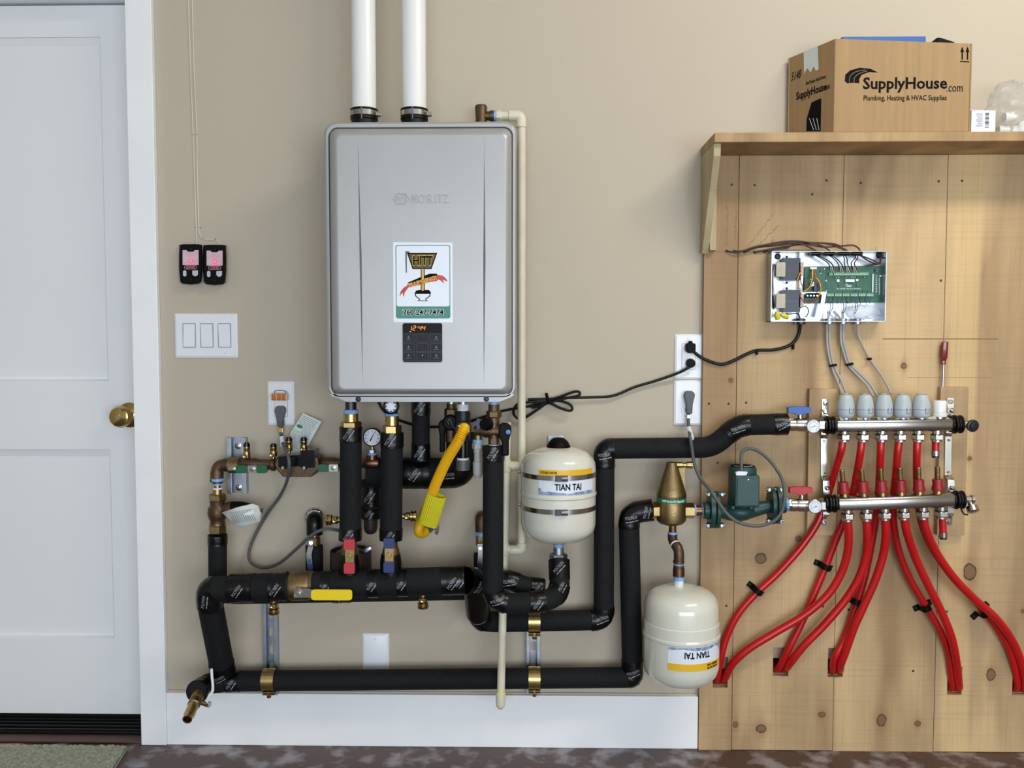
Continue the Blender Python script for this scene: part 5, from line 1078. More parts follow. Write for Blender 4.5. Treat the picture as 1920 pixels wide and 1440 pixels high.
for v in (886, 947):
    sp_ = MB().lathe((c.x, c.y, Zt(v) - 4.6 * s), (0, 0, 1), [(70.6 * s, 0), (71.9 * s, .3 * s), (71.9 * s, 9 * s), (70.6 * s, 9.2 * s)], 48, cap=False).build('steel_strap', 'steel', t, 30)
    q = patch(c, 72.4 * s, -.12, .2, Zt(v) - 5.4 * s, Zt(v) + 5.4 * s, 8, .0035).build('worm_drive', 'dark_steel', sp_, 20, .0008)
    MB().lathe(Vector((c.x + .004, c.y - 72 * s - .004, Zt(v))), (1, -.05, 0), [(3.4 * s, 0), (3.4 * s, 12 * s), (0, 12.2 * s)], 8).build('strap_screw', 'chrome', sp_)
    MB().lathe(Vector((c.x - 71 * s, c.y + .004, Zt(v))), (-1, 0, 0), [(3.2 * s, 0), (3.2 * s, 5 * s), (1.6 * s, 5.2 * s), (0, 5.3 * s)], 8).build('strap_bolt', 'steel', sp_)
br = P(1036, 822, .003); MB().boxc(br.x - .012, br.x + .03, -.004, -.0004, P(1036, 1000, 0).z, P(1036, 816, 0).z).build('wall_bracket', 'zinc', t, 0, .0008)
MB().boxc(c.x - .02, c.x + .02, -.028, -.004, Zt(892), Zt(880)).build('bracket_arm', 'zinc', t, 0, .0008); MB().boxc(c.x - .02, c.x + .02, -.028, -.004, Zt(953), Zt(941)).build('bracket_arm', 'zinc', t, 0, .0008)
r_ = 70.6 * s; t0, t1 = math.asin(-38 / 70.5), math.asin(61 / 70.5)
lb = patch(c, r_, t0, t1, Zt(916.5), Zt(888)).build('label', 'label_white', t, 30)
patch(c, r_, t0, t1, Zt(881), Zt(871.5)).build('label_band', 'label_yellow', t, 30)
random.seed(4); wv = [random.uniform(0, 1) for _ in range(40)]
def wave(base, amp): return lambda f: (Zt(base), Zt(base - amp * (.35 + .65 * abs(math.sin(f * 5 + .6)) * (.6 + .4 * wv[int(f * 39)]))))
patch(c, r_ + .0004, t0, t1, 0, 0, 30, .0002, wave(916.5, 7)).build('wave_print', 'label_navy', lb, 30)
patch(c, r_ + .0004, t0, t0 + .3, 0, 0, 14, .0002, lambda f: (Zt(916), Zt(916 - 17 * (1 - f) ** 1.5 * (.6 + .4 * wv[int(f * 39)])))).build('wave_print', 'label_navy', lb, 30)
text('TIAN TAI', 16 * s, c, X, Zx, 'ink_black', lb, bold=.03, width=51 * s, wrap=cyl_wrap(c, r_ + .0002, math.asin(16 / 70.5), Zt(902.5)))
text('POTABLE WATER', 6 * s, c, X, Zx, 'ink_black', lb, bold=.02, width=31 * s, wrap=cyl_wrap(c, r_ + .0002, math.asin(-20 / 70.5), Zt(876.5)))
stack(t, 1047, TD, [(1014, 1021, 14, 'plate_white', 'c', 'neck'), (1019, 1028, 18, 'thread_tape', 'c', 'thread_tape'), (1026, 1040, 20, 'zinc', 'c', 'union_tail'), (1038, 1056, 34, 'zinc', 'h', 'union_nut')])
# lower tank
TD2 = .135; s = px(TD2)
t = thing('lower_expansion_tank', 'cream expansion tank with upside-down label hanging below the brass separator', 'tank', P(1277, 1290, TD2)); c = P(1277, 1190, TD2); Zt = lambda v: P(1277, v, TD2).z; h0 = Zt(1280)
prof = [(14, 1280), (40, 1277), (58, 1269), (68, 1257), (71.5, 1243), (72, 1189), (73.3, 1187), (73.3, 1183), (71.6, 1181), (71.4, 1162), (70, 1160), (69.6, 1134), (67.5, 1124), (62, 1115), (52, 1107.5), (36, 1102), (18, 1099), (5, 1098.5)]
MB().lathe((c.x, c.y, h0), (0, 0, 1), [(r * s, Zt(v) - h0) for r, v in prof], 48).build('shell', 'tank_cream', t, 30)
MB().lathe((c.x, c.y, Zt(1287)), (0, 0, 1), [(10 * s, 0), (13 * s, 3 * s), (13 * s, 10 * s)], 20).build('foot_cap', 'black_plastic', t)
r_ = 72.1 * s; t0, t1 = math.asin(-35 / 72.5), math.asin(65 / 72.5)
lb = patch(c, r_, t0, t1, Zt(1219.5), Zt(1190)).build('label', 'label_white', t, 30)
patch(c, r_, t0, t1, Zt(1232), Zt(1219.5)).build('label_band', 'label_yellow', t, 30)
patch(c, r_ + .0004, t0, t1, 0, 0, 30, .0002, lambda f: (Zt(1190 + 7 * (.35 + .65 * abs(math.sin(f * 5 + 2)) * (.6 + .4 * wv[int(f * 39)]))), Zt(1190))).build('wave_print', 'label_navy', lb, 30)
patch(c, r_ + .0004, t1 - .35, t1, 0, 0, 14, .0002, lambda f: (Zt(1190 + 17 * f ** 1.5 * (.6 + .4 * wv[int(f * 39)])), Zt(1190))).build('wave_print', 'label_navy', lb, 30)
text('TIAN TAI', 16 * s, c, X, Zx, 'ink_black', lb, bold=.03, width=51 * s, wrap=cyl_wrap(c, r_ + .0002, math.asin(19 / 72.5), Zt(1203.5), -1))
for dv, body in ((1229, 'POTABLE WATER'), (1223.5, 'EXPANSION TANK')): text(body, 5.5 * s, c, X, Zx, 'ink_black', lb, bold=.02, width=30 * s, wrap=cyl_wrap(c, r_ + .0002, math.asin(49 / 72.5), Zt(dv), -1))
# swing joint between separator and tank
t = thing('bronze_swing_joint', 'bronze elbows linking brass separator to the tank beneath', 'pipe fitting', P(1272, 1096, .12))
stack(t, 1261, .1, [(980, 1000, 14, 'copper', 'c', 'nipple'), (997, 1003, 17, 'thread_tape', 'c', 'thread_tape')])
s = px(.11)
MB().tube(spline(PP([(1261, 1001, .1), (1261, 1010, .1), (1264, 1018, .108), (1268, 1024, .118)])), 9 * s, 18).build('upper_elbow', 'bronze', t)
MB().torus(P(1266, 1021, .115), P(1272, 1030, .13) - P(1261, 1012, .1), 8.4 * s, 1.6 * s, 18, 6).build('thread_tape', 'thread_white', t)
MB().tube(spline(PP([(1267, 1022, .118), (1271, 1029, .126), (1273, 1038, .13), (1273, 1055, .13)])), 9.6 * s, 18).build('lower_elbow', 'bronze', t)
stack(t, 1272.5, TD2 - .003, [(1051, 1056, 21, 'bronze', 'c', 'elbow_rim'), (1055, 1062, 17, 'thread_tape', 'c', 'thread_tape'), (1060, 1066, 20, 'bronze', 'c', 'union_rim'), (1065, 1080, 22, 'copper', 'c', 'union'), (1079, 1088, 19, 'thread_tape', 'c', 'thread_tape'), (1084, 1101, 18, 'thread_white', 'c', 'neck')])
# ================================================================ air separator
AD = .095; s = px(AD)
t = thing('air_separator', 'brass cone-topped air separator with green band between black pipe and pump', 'air separator', P(1259, 983, AD)); c = P(1259, 930, AD); Zt = lambda v: P(1259, v, AD).z; h0 = Zt(984)
prof = [(12, 984), (22, 981), (27, 976), (28, 970), (28, 941), (27.6, 940), (27.6, 931), (28, 930), (27.5, 924), (24.5, 915), (10.5, 871), (9.5, 867), (0, 866.5)]
MB().lathe((c.x, c.y, h0), (0, 0, 1), [(r * s, Zt(v) - h0) for r, v in prof], 36).build('body', 'brass_cast', t, 30)
patch(c, 27.8 * s, -1.5, 1.5, Zt(939.5), Zt(931.5), 24).build('green_band', 'ink_green', t, 30)
text('4900 Series Air Separator', 6 * s, c, X, Zx, 'label_white', t, bold=.02, width=45 * s, wrap=cyl_wrap(c, 28.1 * s, 0, Zt(935.5)))
zc = Zt(957)
for u0, u1, r0 in ((1223.5, 1240, 16), (1278, 1301, 15)): MB().lathe(Vector((P(u0, 957, AD).x, c.y, zc)), X, [(r0 * s, 0), (r0 * s, (u1 - u0) * s)], 6, math.pi / 6).build('port', 'brass', t, 20, .0008)
MB().lathe(Vector((c.x + 4 * s, c.y, Zt(872))), X, [(5.5 * s, 0), (5.5 * s, 16 * s), (4.5 * s, 17 * s), (4.5 * s, 23 * s), (6.5 * s, 24 * s), (6.5 * s, 34 * s), (3 * s, 34.5 * s)], 16).build('vent_valve', 'polished_brass', t)
MB().prism([Vector((P(u, v, AD).x, c.y - .002, P(u, v, AD).z)) for u, v in ((1268, 876), (1284, 876), (1284, 918), (1279, 916))], (0, .004, 0)).build('rib', 'brass_cast', t, 0)
a = Vector((P(1300, 957, AD).x, c.y, zc))
MB().lathe(a, X, [(11 * s, 0), (12 * s, 1 * s), (11.6 * s, 4 * s), (10 * s, 4.2 * s)], 20).build('thread_tape', 'thread_tape', t); MB().cyl(a + X * (4 * s), a + X * (17 * s), 10 * s, None, 20).build('nipple', 'copper', t); MB().lathe(a + X * (15 * s), X, [(10.5 * s, 0), (12.5 * s, 1 * s), (12.8 * s, 5 * s)], 20).build('thread_tape', 'thread_tape', t)
# ================================================================ circulator pump
CD_ = .1; s = px(CD_)
t = thing('circulator_pump', 'dark green cast circulator pump with bolted flanges on the plank wall', 'pump', P(1395, 990, CD_)); zp = P(1395, 955, CD_).z
def gx(u): return P(u, 955, CD_).x
for u0, u1, vc in ((1329, 1338, 956), (1340, 1347, 956), (1443, 1451, 948), (1453, 1460, 947)):
    z = P(1395, vc, CD_).z; b = MB(); n = 24
    ol = [Vector((gx(u0), -CD_ + 24 * s * math.cos(q) * (1 + .12 * abs(math.cos(q))), z + 35 * s * math.sin(q))) for q in [2 * math.pi * k / n for k in range(n)]]
    b.prism(ol, ((gx(u1) - gx(u0)), 0, 0)); b.build('flange', 'cast_green', t, 20, .0012)
for uc, vc, us in ((1338, 956, (1324, 1349)), (1451, 947, (1437, 1458))):
    for dv in (-30, 28):
        z = P(1395, vc + dv, CD_).z; MB().cyl((gx(us[0]) - .003, -CD_ - .006, z), (gx(us[1]) + .012, -CD_ - .006, z), 3.2 * s, None, 10).build('flange_bolt', 'zinc', t)
        for u in us: MB().hexn((gx(u), -CD_ - .006, z), (gx(u) + 6 * s, -CD_ - .006, z), 5.5 * s).build('bolt_head', 'zinc', t, 20)
MB().lathe((gx(1318), -CD_, P(1395, 957, CD_).z), X, [(13 * s, 0), (16 * s, 2 * s), (16.5 * s, 10 * s), (14 * s, 12 * s)], 24).build('hub', 'cast_green', t); MB().lathe((gx(1459), -CD_, P(1395, 946.5, CD_).z), X, [(14 * s, 0), (16 * s, 2 * s), (15 * s, 13 * s)], 24).build('hub', 'cast_green', t)
b = MB(); b.tube(spline([Vector((gx(1345), -CD_, P(1395, 957, CD_).z)), Vector((gx(1362), -CD_, P(1395, 960, CD_).z)), Vector((gx(1385), -CD_, P(1395, 962, CD_).z)), Vector((gx(1410), -CD_, P(1395, 956, CD_).z)), Vector((gx(1446), -CD_, P(1395, 948, CD_).z))]), [(11 + 5 * math.sin(math.pi * k / 32)) * s for k in range(33)], 20)
b.sphere((gx(1386), -CD_, P(1395, 958, CD_).z), 31 * s, (1, .9, .58), 28, 14); b.build('volute', 'cast_green', t, 40)
cm = P(1392, 900, CD_); Zm = lambda v: P(1392, v, CD_).z
MB().lathe((cm.x, -CD_, Zm(946)), (0, 0, 1), [(27 * s, 0), (27 * s, 6 * s), (26 * s, 8 * s), (26 * s, Zm(886) - Zm(946)), (25.5 * s, Zm(878) - Zm(946)), (23.5 * s, Zm(874) - Zm(946)), (0, Zm(873.5) - Zm(946))], 36).build('motor_can', 'cast_green', t, 30)
lid = MB().lathe((cm.x, -CD_, Zm(873.4)), (0, 0, 1), [(22 * s, 0), (22 * s, .0008), (0, .0009)], 30).build('top_label', 'ink_black', t, 0)
for k in range(9):
    a = R(200 + 17.5 * k); q = Vector((cm.x, -CD_, Zm(873.4) + .001)); rd = Vector((math.cos(a), math.sin(a), 0)); tg_ = Vector((-rd.y, rd.x, 0)); w = (.9 + .5 * (k % 3)) * s
    MB().prism([q + rd * (14 * s) - tg_ * w, q + rd * (19 * s) - tg_ * w, q + rd * (19 * s) + tg_ * w, q + rd * (14 * s) + tg_ * w], (0, 0, .0003)).build('label_print', 'label_white', lid, 0)
a, b_ = P(1379, 892, CD_ + .05), P(1424, 951, CD_ + .05)
jb = MB().boxc(a.x, b_.x, -CD_ - .05, -CD_ - .005, b_.z, a.z).build('junction_box', 'cast_green', t, 0, .003, 3)
MB().boxc(a.x + .004, b_.x - .002, -CD_ - .0525, -CD_ - .05, b_.z + .004, a.z - .006).build('box_cover', 'cast_green', jb, 0, .002)
MB().lathe(P(1403, 899, CD_ + .0525), (0, -1, 0), [(1.8 * s, 0), (1.4 * s, .001), (0, .001)], 8).build('cover_screw', 'steel', jb)
MB().prism(px_poly([(1380, 886), (1386, 884), (1402, 885), (1400, 891), (1393, 893), (1380, 891)], CD_ + .045), (0, .012, 0)).build('white_sticker', 'label_white', t, 0, .0008)
MB().cyl(P(1391, 884, .13), P(1391, 893, .13), 7 * s, None, 14).build('cord_gland', 'black_plastic', t)
for u, v in ((1374, 948), (1408, 948)): MB().hexn(P(u, v, CD_ + .03), P(u, v + 6, CD_ + .03), 4.5 * s).build('body_bolt', 'cast_green', t, 20)
# ================================================================ floor heating manifolds
# mounting blocks on the planks
wood('block_wood', (186, 158, 117), (171, 139, 101))
BK = .036
for lab, u0, u1, v0, v1 in (('pale wooden mounting block behind the manifold thermometers', 1518, 1567, 729, 1004), ('pale wooden mounting block behind the manifold drain ends', 1764, 1809, 726, 1004)):
    a, b_ = P(u0, v0, BK), P(u1, v1, BK); o = MB().boxc(a.x, b_.x, -BK, -PD - .0002, b_.z, a.z).build('mounting_block', 'block_wood', smooth=0, bevel=.001); tag(o, lab, 'wood block')
# brackets
def bracket(label, up, x_off):
    t = thing('manifold_bracket', label, 'bracket', P(up[0][0], 985, BK)); w = 6.2 * px(.05)
    path = [P(*q) for q in up]; b = MB(); vs = []; n = len(path)
    for k, q in enumerate(path):
        tn = (path[min(k + 1, n - 1)] - path[max(k - 1, 0)]).normalized(); nr = tn.cross(X).normalized() * .0012
        vs += [q - X * w - nr, q + X * w - nr, q + X * w + nr, q - X * w + nr]
    fs = [(0, 3, 2, 1), tuple(4 * (n - 1) + i for i in range(4))]
    for k in range(n - 1):
        for i in range(4): j = (i + 1) % 4; fs.append((4 * k + i, 4 * k + j, 4 * k + 4 + j, 4 * k + 4 + i))
    b.add(vs, fs).build('strap', 'nickel', t, 25, .0004)
    for u, v, d, r in x_off: MB().lathe(P(u, v, d), (0, -1, 0), [(r * px(d), 0), (r * px(d), .003), (r * .5 * px(d), .0045), (0, .0045)], 6).build('bolt', 'chrome', t, 20)
    return t
bracket('bent steel bracket carrying both manifolds at the thermometer end', [(1547, 748, BK + .002), (1547, 772, BK + .002), (1547, 778, .052), (1546, 815, .052), (1545, 822, BK + .003), (1545, 892, BK + .003), (1549, 902, .06), (1549.5, 925, .062), (1549, 965, .062), (1543, 972, BK + .004), (1543, 986, BK + .002)], [(1547, 756, BK + .003, 4.5), (1547, 772, .055, 5), (1546, 827, BK + .004, 2.5), (1546, 887, BK + .004, 2.5), (1551, 915, .064, 4.5), (1544, 980, BK + .004, 4)])
bracket('bent steel bracket carrying both manifolds at the drain end', [(1782, 746, BK + .002), (1782, 770, BK + .002), (1782, 776, .052), (1780, 812, .052), (1778, 818, BK + .003), (1777, 890, BK + .003), (1783, 900, .06), (1784, 925, .062), (1783, 962, .062), (1779, 970, BK + .004), (1779, 984, BK + .002)], [(1782, 753, BK + .003, 4.5), (1784, 769, .055, 5), (1779, 825, BK + .004, 2.5), (1778, 885, BK + .004, 2.5), (1786, 915, .064, 4.5), (1778, 978, BK + .004, 4)])
UD, LD = .085, .105
def bar(t, u0, v0, u1, v1, d, hpx):
    a, b_ = P(u0, v0, d), P(u1, v1, d); ax = (b_ - a).normalized(); up = Zx - ax * ax.z; up.normalize(); fw = up.cross(ax) if up.cross(ax).y < 0 else ax.cross(up); s = px(d); h = hpx / 2 * s; dp = h * 1.05
    lo = []
    for f, k in ((0, .8), (.006, .95), (.014, 1), (.986, 1), (.994, .95), (1, .8)):
        c = a.lerp(b_, f); lo.append([c + up * (h * k * abs(math.sin(q)) ** .62 * (1 if math.sin(q) >= 0 else -1)) + fw * (dp * k * abs(math.cos(q)) ** .8 * (1 if math.cos(q) >= 0 else -1)) for q in [2 * math.pi * i / 28 for i in range(28)]])
    MB().rings(lo).build('bar', 'steel', t, 35); return a, b_, ax
def hang_nut(t, u, v0, v1, d, nm='outlet_nut'):
    s = px(d); L = v1 - v0
    a, b_ = P(u, v0, d), P(u, v1, d); a.x = b_.x = P(u, (v0 + v1) / 2, d).x
    MB().cyl(b_.lerp(a, .6), a, 8.5 * s, None, 18).build('outlet_neck', 'nickel', t)
    MB().hexn(b_.lerp(a, .15), b_.lerp(a, .62), 12.4 * s).build(nm, 'nickel', t, 20)
    MB().lathe(b_.lerp(a, .66), (0, 0, -1), [(10.6 * s, 0), (11 * s, 1.4 * s), (10.6 * s, 2.6 * s)], 18).build('outlet_collar', 'dark_steel', t)
    MB().cyl(b_, b_.lerp(a, .18), 9.4 * s, None, 18).build('outlet_rim', 'nickel', t)
def collars(t, u, v, d):
    s = px(d)
    for du, r in ((-9, 15), (-3, 17.5), (3, 15.5), (8, 17)):
        c = P(u + du, v, d); MB().lathe(c - X * (2.4 * s), X, [(r * .9 * s, 0), (r * s, 1 * s), (r * s, 4 * s), (r * .9 * s, 5 * s)], 24).build('rubber_collar', 'rubber_black', t)
# upper manifold
t = thing('supply_manifold', 'steel manifold bar under the grey actuators, with six nuts', 'manifold', P(1675, 812, UD))
bar(t, 1565, 797.5, 1783, 795.5, UD, 25); collars(t, 1554, 797.5, UD); collars(t, 1792, 795.5, UD)
UN = (1582, 1618, 1653, 1687.5, 1721.5, 1756.5)
for u in UN: hang_nut(t, u, 806, 828, UD)
s = px(UD)
MB().lathe(P(1798, 796, UD), X, [(9 * s, 0), (9 * s, 5 * s), (7 * s, 6 * s), (7 * s, 14 * s), (8 * s, 24 * s), (5 * s, 26 * s)], 18).build('drain_end', 'nickel', t)
MB().lathe(P(1821, 797.5, UD + .005), (.15, -1, -.1), [(9 * s, 0), (11.5 * s, .003), (11.5 * s, .008), (8 * s, .009), (7.4 * s, .013), (3.5 * s, .0135), (3 * s, .012), (0, .012)], 24).build('drain_cap', 'dark_steel', t)
for k, (u, w, a_) in enumerate(((1585, 22, -4), (1620, 24, 5), (1656, 22, -3), (1693, 26, 8), (1742, 30, 14))):
    q = P(u, 786, UD + .012); rt = Matrix.Rotation(R(-a_), 3, 'Y'); cr = [q + rt @ Vector((x * s, y, z * s)) for x, y, z in ((-w / 2, .004, 3), (w / 2, .004, 3), (w / 2 - 2, -.004, -8 - (k == 4) * 3), (-w / 2 + 4, -.004, -7))]
    MB().prism(cr, (0, -.0005, 0)).build('paper_flag', 'bobbin', t, 0)
# actuators
for k, u in enumerate((1585, 1621, 1656.5, 1691.5, 1726.5)):
    names = ('first', 'second', 'third', 'fourth', 'fifth')
    v0, v1 = 737 - .6 * (k > 2), 783; c = P(u, v1, UD); s = px(UD)
    t = thing('manifold_actuator', 'grey bullet-shaped actuator, %s on the manifold counting from the blue-handled valve' % names[k], 'actuator', c, 'grey actuators on the manifold')
    MB().lathe(c, (0, 0, 1), [(11 * s, 0), (14 * s, 2 * s), (15.5 * s, 6 * s), (16 * s, 16 * s), (15.6 * s, 23 * s), (14.6 * s, 30 * s), (13 * s, 36 * s), (10.8 * s, 41 * s), (8.6 * s, 43.6 * s), (0, 46 * s)], 32).build('housing', 'actuator_grey', t, 40)
    MB().torus(c + Vector((0, 0, 43.8 * s)), Zx, 8.6 * s, .5 * s, 26, 6).build('top_ring', 'actuator_seam', t)
    MB().lathe(c + Vector((0, 0, 15 * s)), (.0, 0, 1), [(16 * s, 0), (16.3 * s, .4 * s), (16 * s, .9 * s)], 30, cap=False).build('seam', 'actuator_seam', t)
    wr = lambda x, z: Vector((c.x + 16.1 * s * math.sin(x), c.y - 16.1 * s * math.cos(x), c.z + z * s))
    MB().tube([wr(.1, 19), wr(.1, 9.5), wr(.35, 9.2), wr(.62, 9.5), wr(.62, 19)], .6 * s, 5).build('release_tab', 'actuator_seam', t)
    MB().lathe(c + Vector((0, 0, -9 * s)), (0, 0, 1), [(9 * s, 0), (10 * s, 2 * s), (10 * s, 9 * s)], 18).build('valve_nut', 'nickel', t)
t = thing('white_valve_cap', 'white ribbed hand cap on last manifold port by the drain end', 'cap', P(1761, 782, UD)); c = P(1761, 781, UD)
MB().lathe(c, (0, 0, 1), [(13 * s, 0), (13.4 * s, 1 * s), (13.4 * s, 7 * s), (12 * s, 8 * s), (12.4 * s, 28 * s), (11.4 * s, 30 * s), (0, 30.4 * s)], 28).build('cap', 'pvc_white', t)
MB().lathe(c + Vector((0, 0, -7 * s)), (0, 0, 1), [(9 * s, 0), (9 * s, 7 * s)], 18).build('valve_nut', 'nickel', t)
MB().torus(c + Vector((0, 0, 7.6 * s)), Zx, 12.4 * s, .5 * s, 24, 6).build('groove', 'plate_shadow', t)
# lower manifold
t = thing('return_manifold', 'lower steel manifold bar with red-based flow meters', 'manifold', P(1675, 957, LD))
bar(t, 1568, 944, 1786, 937, LD, 27); collars(t, 1556, 944, LD); collars(t, 1795, 937, LD)
LN = (1589, 1624, 1659, 1694.5, 1730.5, 1765)
for k, u in enumerate(LN): hang_nut(t, u, 954 - k, 977 - k, LD)
s = px(LD)
for k, u in enumerate((1583, 1619, 1654, 1689.5, 1723.5, 1758.5)):
    vb = 930 - k * 1.1; c = P(u, vb, LD); ax = Vector((-.12 + .015 * k, 0, 1)).normalized()
    fm = MB().lathe(c, ax, [(7 * s, 0), (7 * s, 5 * s), (10.5 * s, 5.2 * s), (11 * s, 9 * s), (9 * s, 17 * s), (9.6 * s, 24 * s), (9 * s, 26.5 * s), (5 * s, 27 * s)], 24).build('flow_meter', 'cap_red', t)
    MB().lathe(c, ax, [(8 * s, -1 * s), (8 * s, 4.5 * s)], 18).build('brass_base', 'brass', fm)
    pr = []
    for j in range(9): pr += [(4.6 * s, (27 + 2.5 * j) * s), (5.2 * s, (28.2 + 2.5 * j) * s)]
    MB().lathe(c, ax, pr + [(4 * s, 50 * s), (0, 50.2 * s)], 14).build('scale_rod', 'brass_cast', fm)
MB().lathe(P(1801, 936, LD), X, [(8 * s, 0), (8 * s, 6 * s), (6 * s, 7 * s), (6 * s, 18 * s), (8 * s, 19 * s), (8 * s, 24 * s), (3 * s, 26 * s)], 18).build('drain_end', 'nickel', t)
MB().lathe(P(1819, 942, LD), (.1, -.6, -1), [(5 * s, 0), (5 * s, 6 * s), (10.5 * s, 8 * s), (11 * s, 18 * s), (7 * s, 20 * s), (0, 21 * s)], 22).build('drain_cap', 'nickel', t)
MB().tube(spline(PP([(1803, 946, .12), (1803, 956, .125), (1808, 964, .13), (1815, 965, .13)])), 1.6 * s, 6).build('cap_strap', 'rubber_black', t)
random.seed(9)
for u, v in ((1588, 936), (1625, 934), (1662, 934), (1706, 930), (1770, 929)):
    pts = [P(u - 6 + 1.6 * i, v + random.uniform(-2.2, 2.2), LD + 14.6 * s) for i in range(9)]; MB().tube(spline(pts, 3), .0003, 4).build('handwriting', 'ink_grey', t, 0)
# isolation valves with thermometers
def iso_valve(label, v, d, hm, du=0):
    s = px(d); t = thing('isolation_valve', label, 'valve', P(1500, v + 14, d)); Xp = lambda u: P(u + du, v, d)
    MB().lathe(Xp(1473), X, [(11 * s, 0), (11 * s, 5 * s), (12.5 * s, 6 * s), (12.5 * s, 16 * s), (11.5 * s, 17 * s), (13 * s, 22 * s), (13 * s, 38 * s), (11 * s, 40 * s), (11 * s, 52 * s)], 24).build('valve_body', 'nickel', t)
    MB().lathe(Xp(1475), X, [(12.6 * s, 0), (12.6 * s, 11 * s)], 6, 0).build('wrench_hex', 'nickel', t, 20)
    MB().lathe(Xp(1524), X, [(10 * s, 0), (10 * s, 8 * s), (13.5 * s, 9 * s), (13.5 * s, 20 * s)], 6, math.pi / 6).build('union_nut', 'nickel', t, 20)
    MB().cyl(Xp(1500), P(1500 + du, v - 24, d), 4.4 * s, None, 14).build('stem', 'nickel', t)
    hd = MB().prism(px_poly([(1478 + du, v - 32), (1490 + du, v - 33.5), (1508 + du, v - 33.5), (1521 + du, v - 32), (1521 + du, v - 21), (1510 + du, v - 21), (1505 + du, v - 18), (1494 + du, v - 18), (1489 + du, v - 21), (1478 + du, v - 21)], d + .008), (0, .016, 0)).build('t_handle', hm, t, 0, .002)
    g = P(1525.5 + du, v + 3.5, d + .03); MB().lathe(g + Vector((0, .014, 0)), (0, -1, 0), [(8 * s, -.01), (12 * s, 0), (13 * s, .004), (13 * s, .0135), (12 * s, .0145), (11.6 * s, .013)], 30).build('thermometer_case', 'chrome', t)
    dl = MB().lathe(g, (0, -1, 0), [(11.6 * s, -.002), (11.6 * s, .0006), (0, .0006)], 28).build('thermometer_dial', 'label_white', t, 0)
    fc = g + Vector((0, -.0008, 0))
    for k in range(13):
        a = R(230 - 280 * k / 12); dv = Vector((math.cos(a), 0, math.sin(a))); pp = Vector((-dv.z, 0, dv.x)) * (.35 * s)
        MB().prism([fc + dv * (7.5 * s) + pp, fc + dv * (10 * s) + pp, fc + dv * (10 * s) - pp, fc + dv * (7.5 * s) - pp], (0, -.0002, 0)).build('tick', 'ink_grey', dl, 0)
    a = R(200); dv = Vector((math.cos(a), 0, math.sin(a))); pp = Vector((-dv.z, 0, dv.x)) * (.6 * s); MB().prism([fc - dv * (3 * s) + pp, fc + dv * (8 * s), fc - dv * (3 * s) - pp], (0, -.0004, 0)).build('needle', 'ink_black', dl, 0)
    return t
iso_valve('nickel ball valve with blue T-handle and thermometer at black pipe end', 796, UD, 'handle_blue')
tv = iso_valve('nickel ball valve with red T-handle and thermometer beside green pump', 946.5, LD, 'handle_red', 3)
MB().lathe(P(1471, 946.5, LD), X, [(11 * px(LD), 0), (12.5 * px(LD), .003), (12 * px(LD), .008)], 20).build('thread_tape', 'thread_tape', tv)
# red tubes
def pex(label, pts, h=None, wpx=14.4):
    Q = [P(*q) for q in pts]
    if h is not None: hx0, hx1, hz0, hz1 = HOLES[h]; e = Q[-1]; Q += [Vector((e.x, .045, hz0 + .012)), Vector((e.x, .075, hz0 - .03))] if False else [Vector((e.x, .04, max(e.z - .012, hz0 + .012)))]
    o = MB().tube(spline(Q, 10), wpx / 2 * px(.06), 16).build('heating_tube', 'pex_red', smooth=60); tag(o, label, 'tube', 'red heating tubes'); return o
W = ('first', 'second', 'third', 'fourth', 'fifth')
uz = [
 ([(1580, 824, UD), (1577, 845, UD), (1570, 868, .068), (1557, 912, .047), (1545, 948, .046), (1530, 985, .046), (1497, 1032, .045), (1455, 1078, .042), (1420, 1110, .04), (1385, 1150, .038), (1362, 1195, .034), (1350, 1240, .03), (1344, 1274, .005)], 0),
 ([(1616, 824, UD), (1613, 850, UD), (1607, 885, .07), (1598, 930, .06), (1584, 972, .052), (1566, 1015, .045), (1548, 1062, .04), (1526, 1115, .038), (1502, 1170, .036), (1476, 1222, .032), (1458, 1254, .005)], 1),
 ([(1652, 824, UD), (1651, 850, UD), (1649, 890, .07), (1646, 940, .06), (1640, 985, .05), (1630, 1040, .042), (1618, 1095, .038), (1602, 1145, .036), (1582, 1200, .034), (1564, 1236, .03), (1560, 1258, .005)], 2),
 ([(1686, 824, UD), (1683, 850, UD), (1679, 895, .07), (1675, 940, .06), (1676, 985, .052), (1686, 1035, .045), (1706, 1085, .04), (1735, 1135, .038), (1762, 1180, .036), (1778, 1222, .032), (1783, 1262, .025), (1783.5, 1290, .005)], 3),
 ([(1720, 824, UD), (1719, 850, UD), (1719, 895, .07), (1722, 945, .06), (1731, 990, .052), (1752, 1035, .045), (1788, 1085, .04), (1826, 1125, .038), (1860, 1165, .036), (1888, 1208, .032), (1902, 1250, .025), (1906, 1290, .005)], 4)]
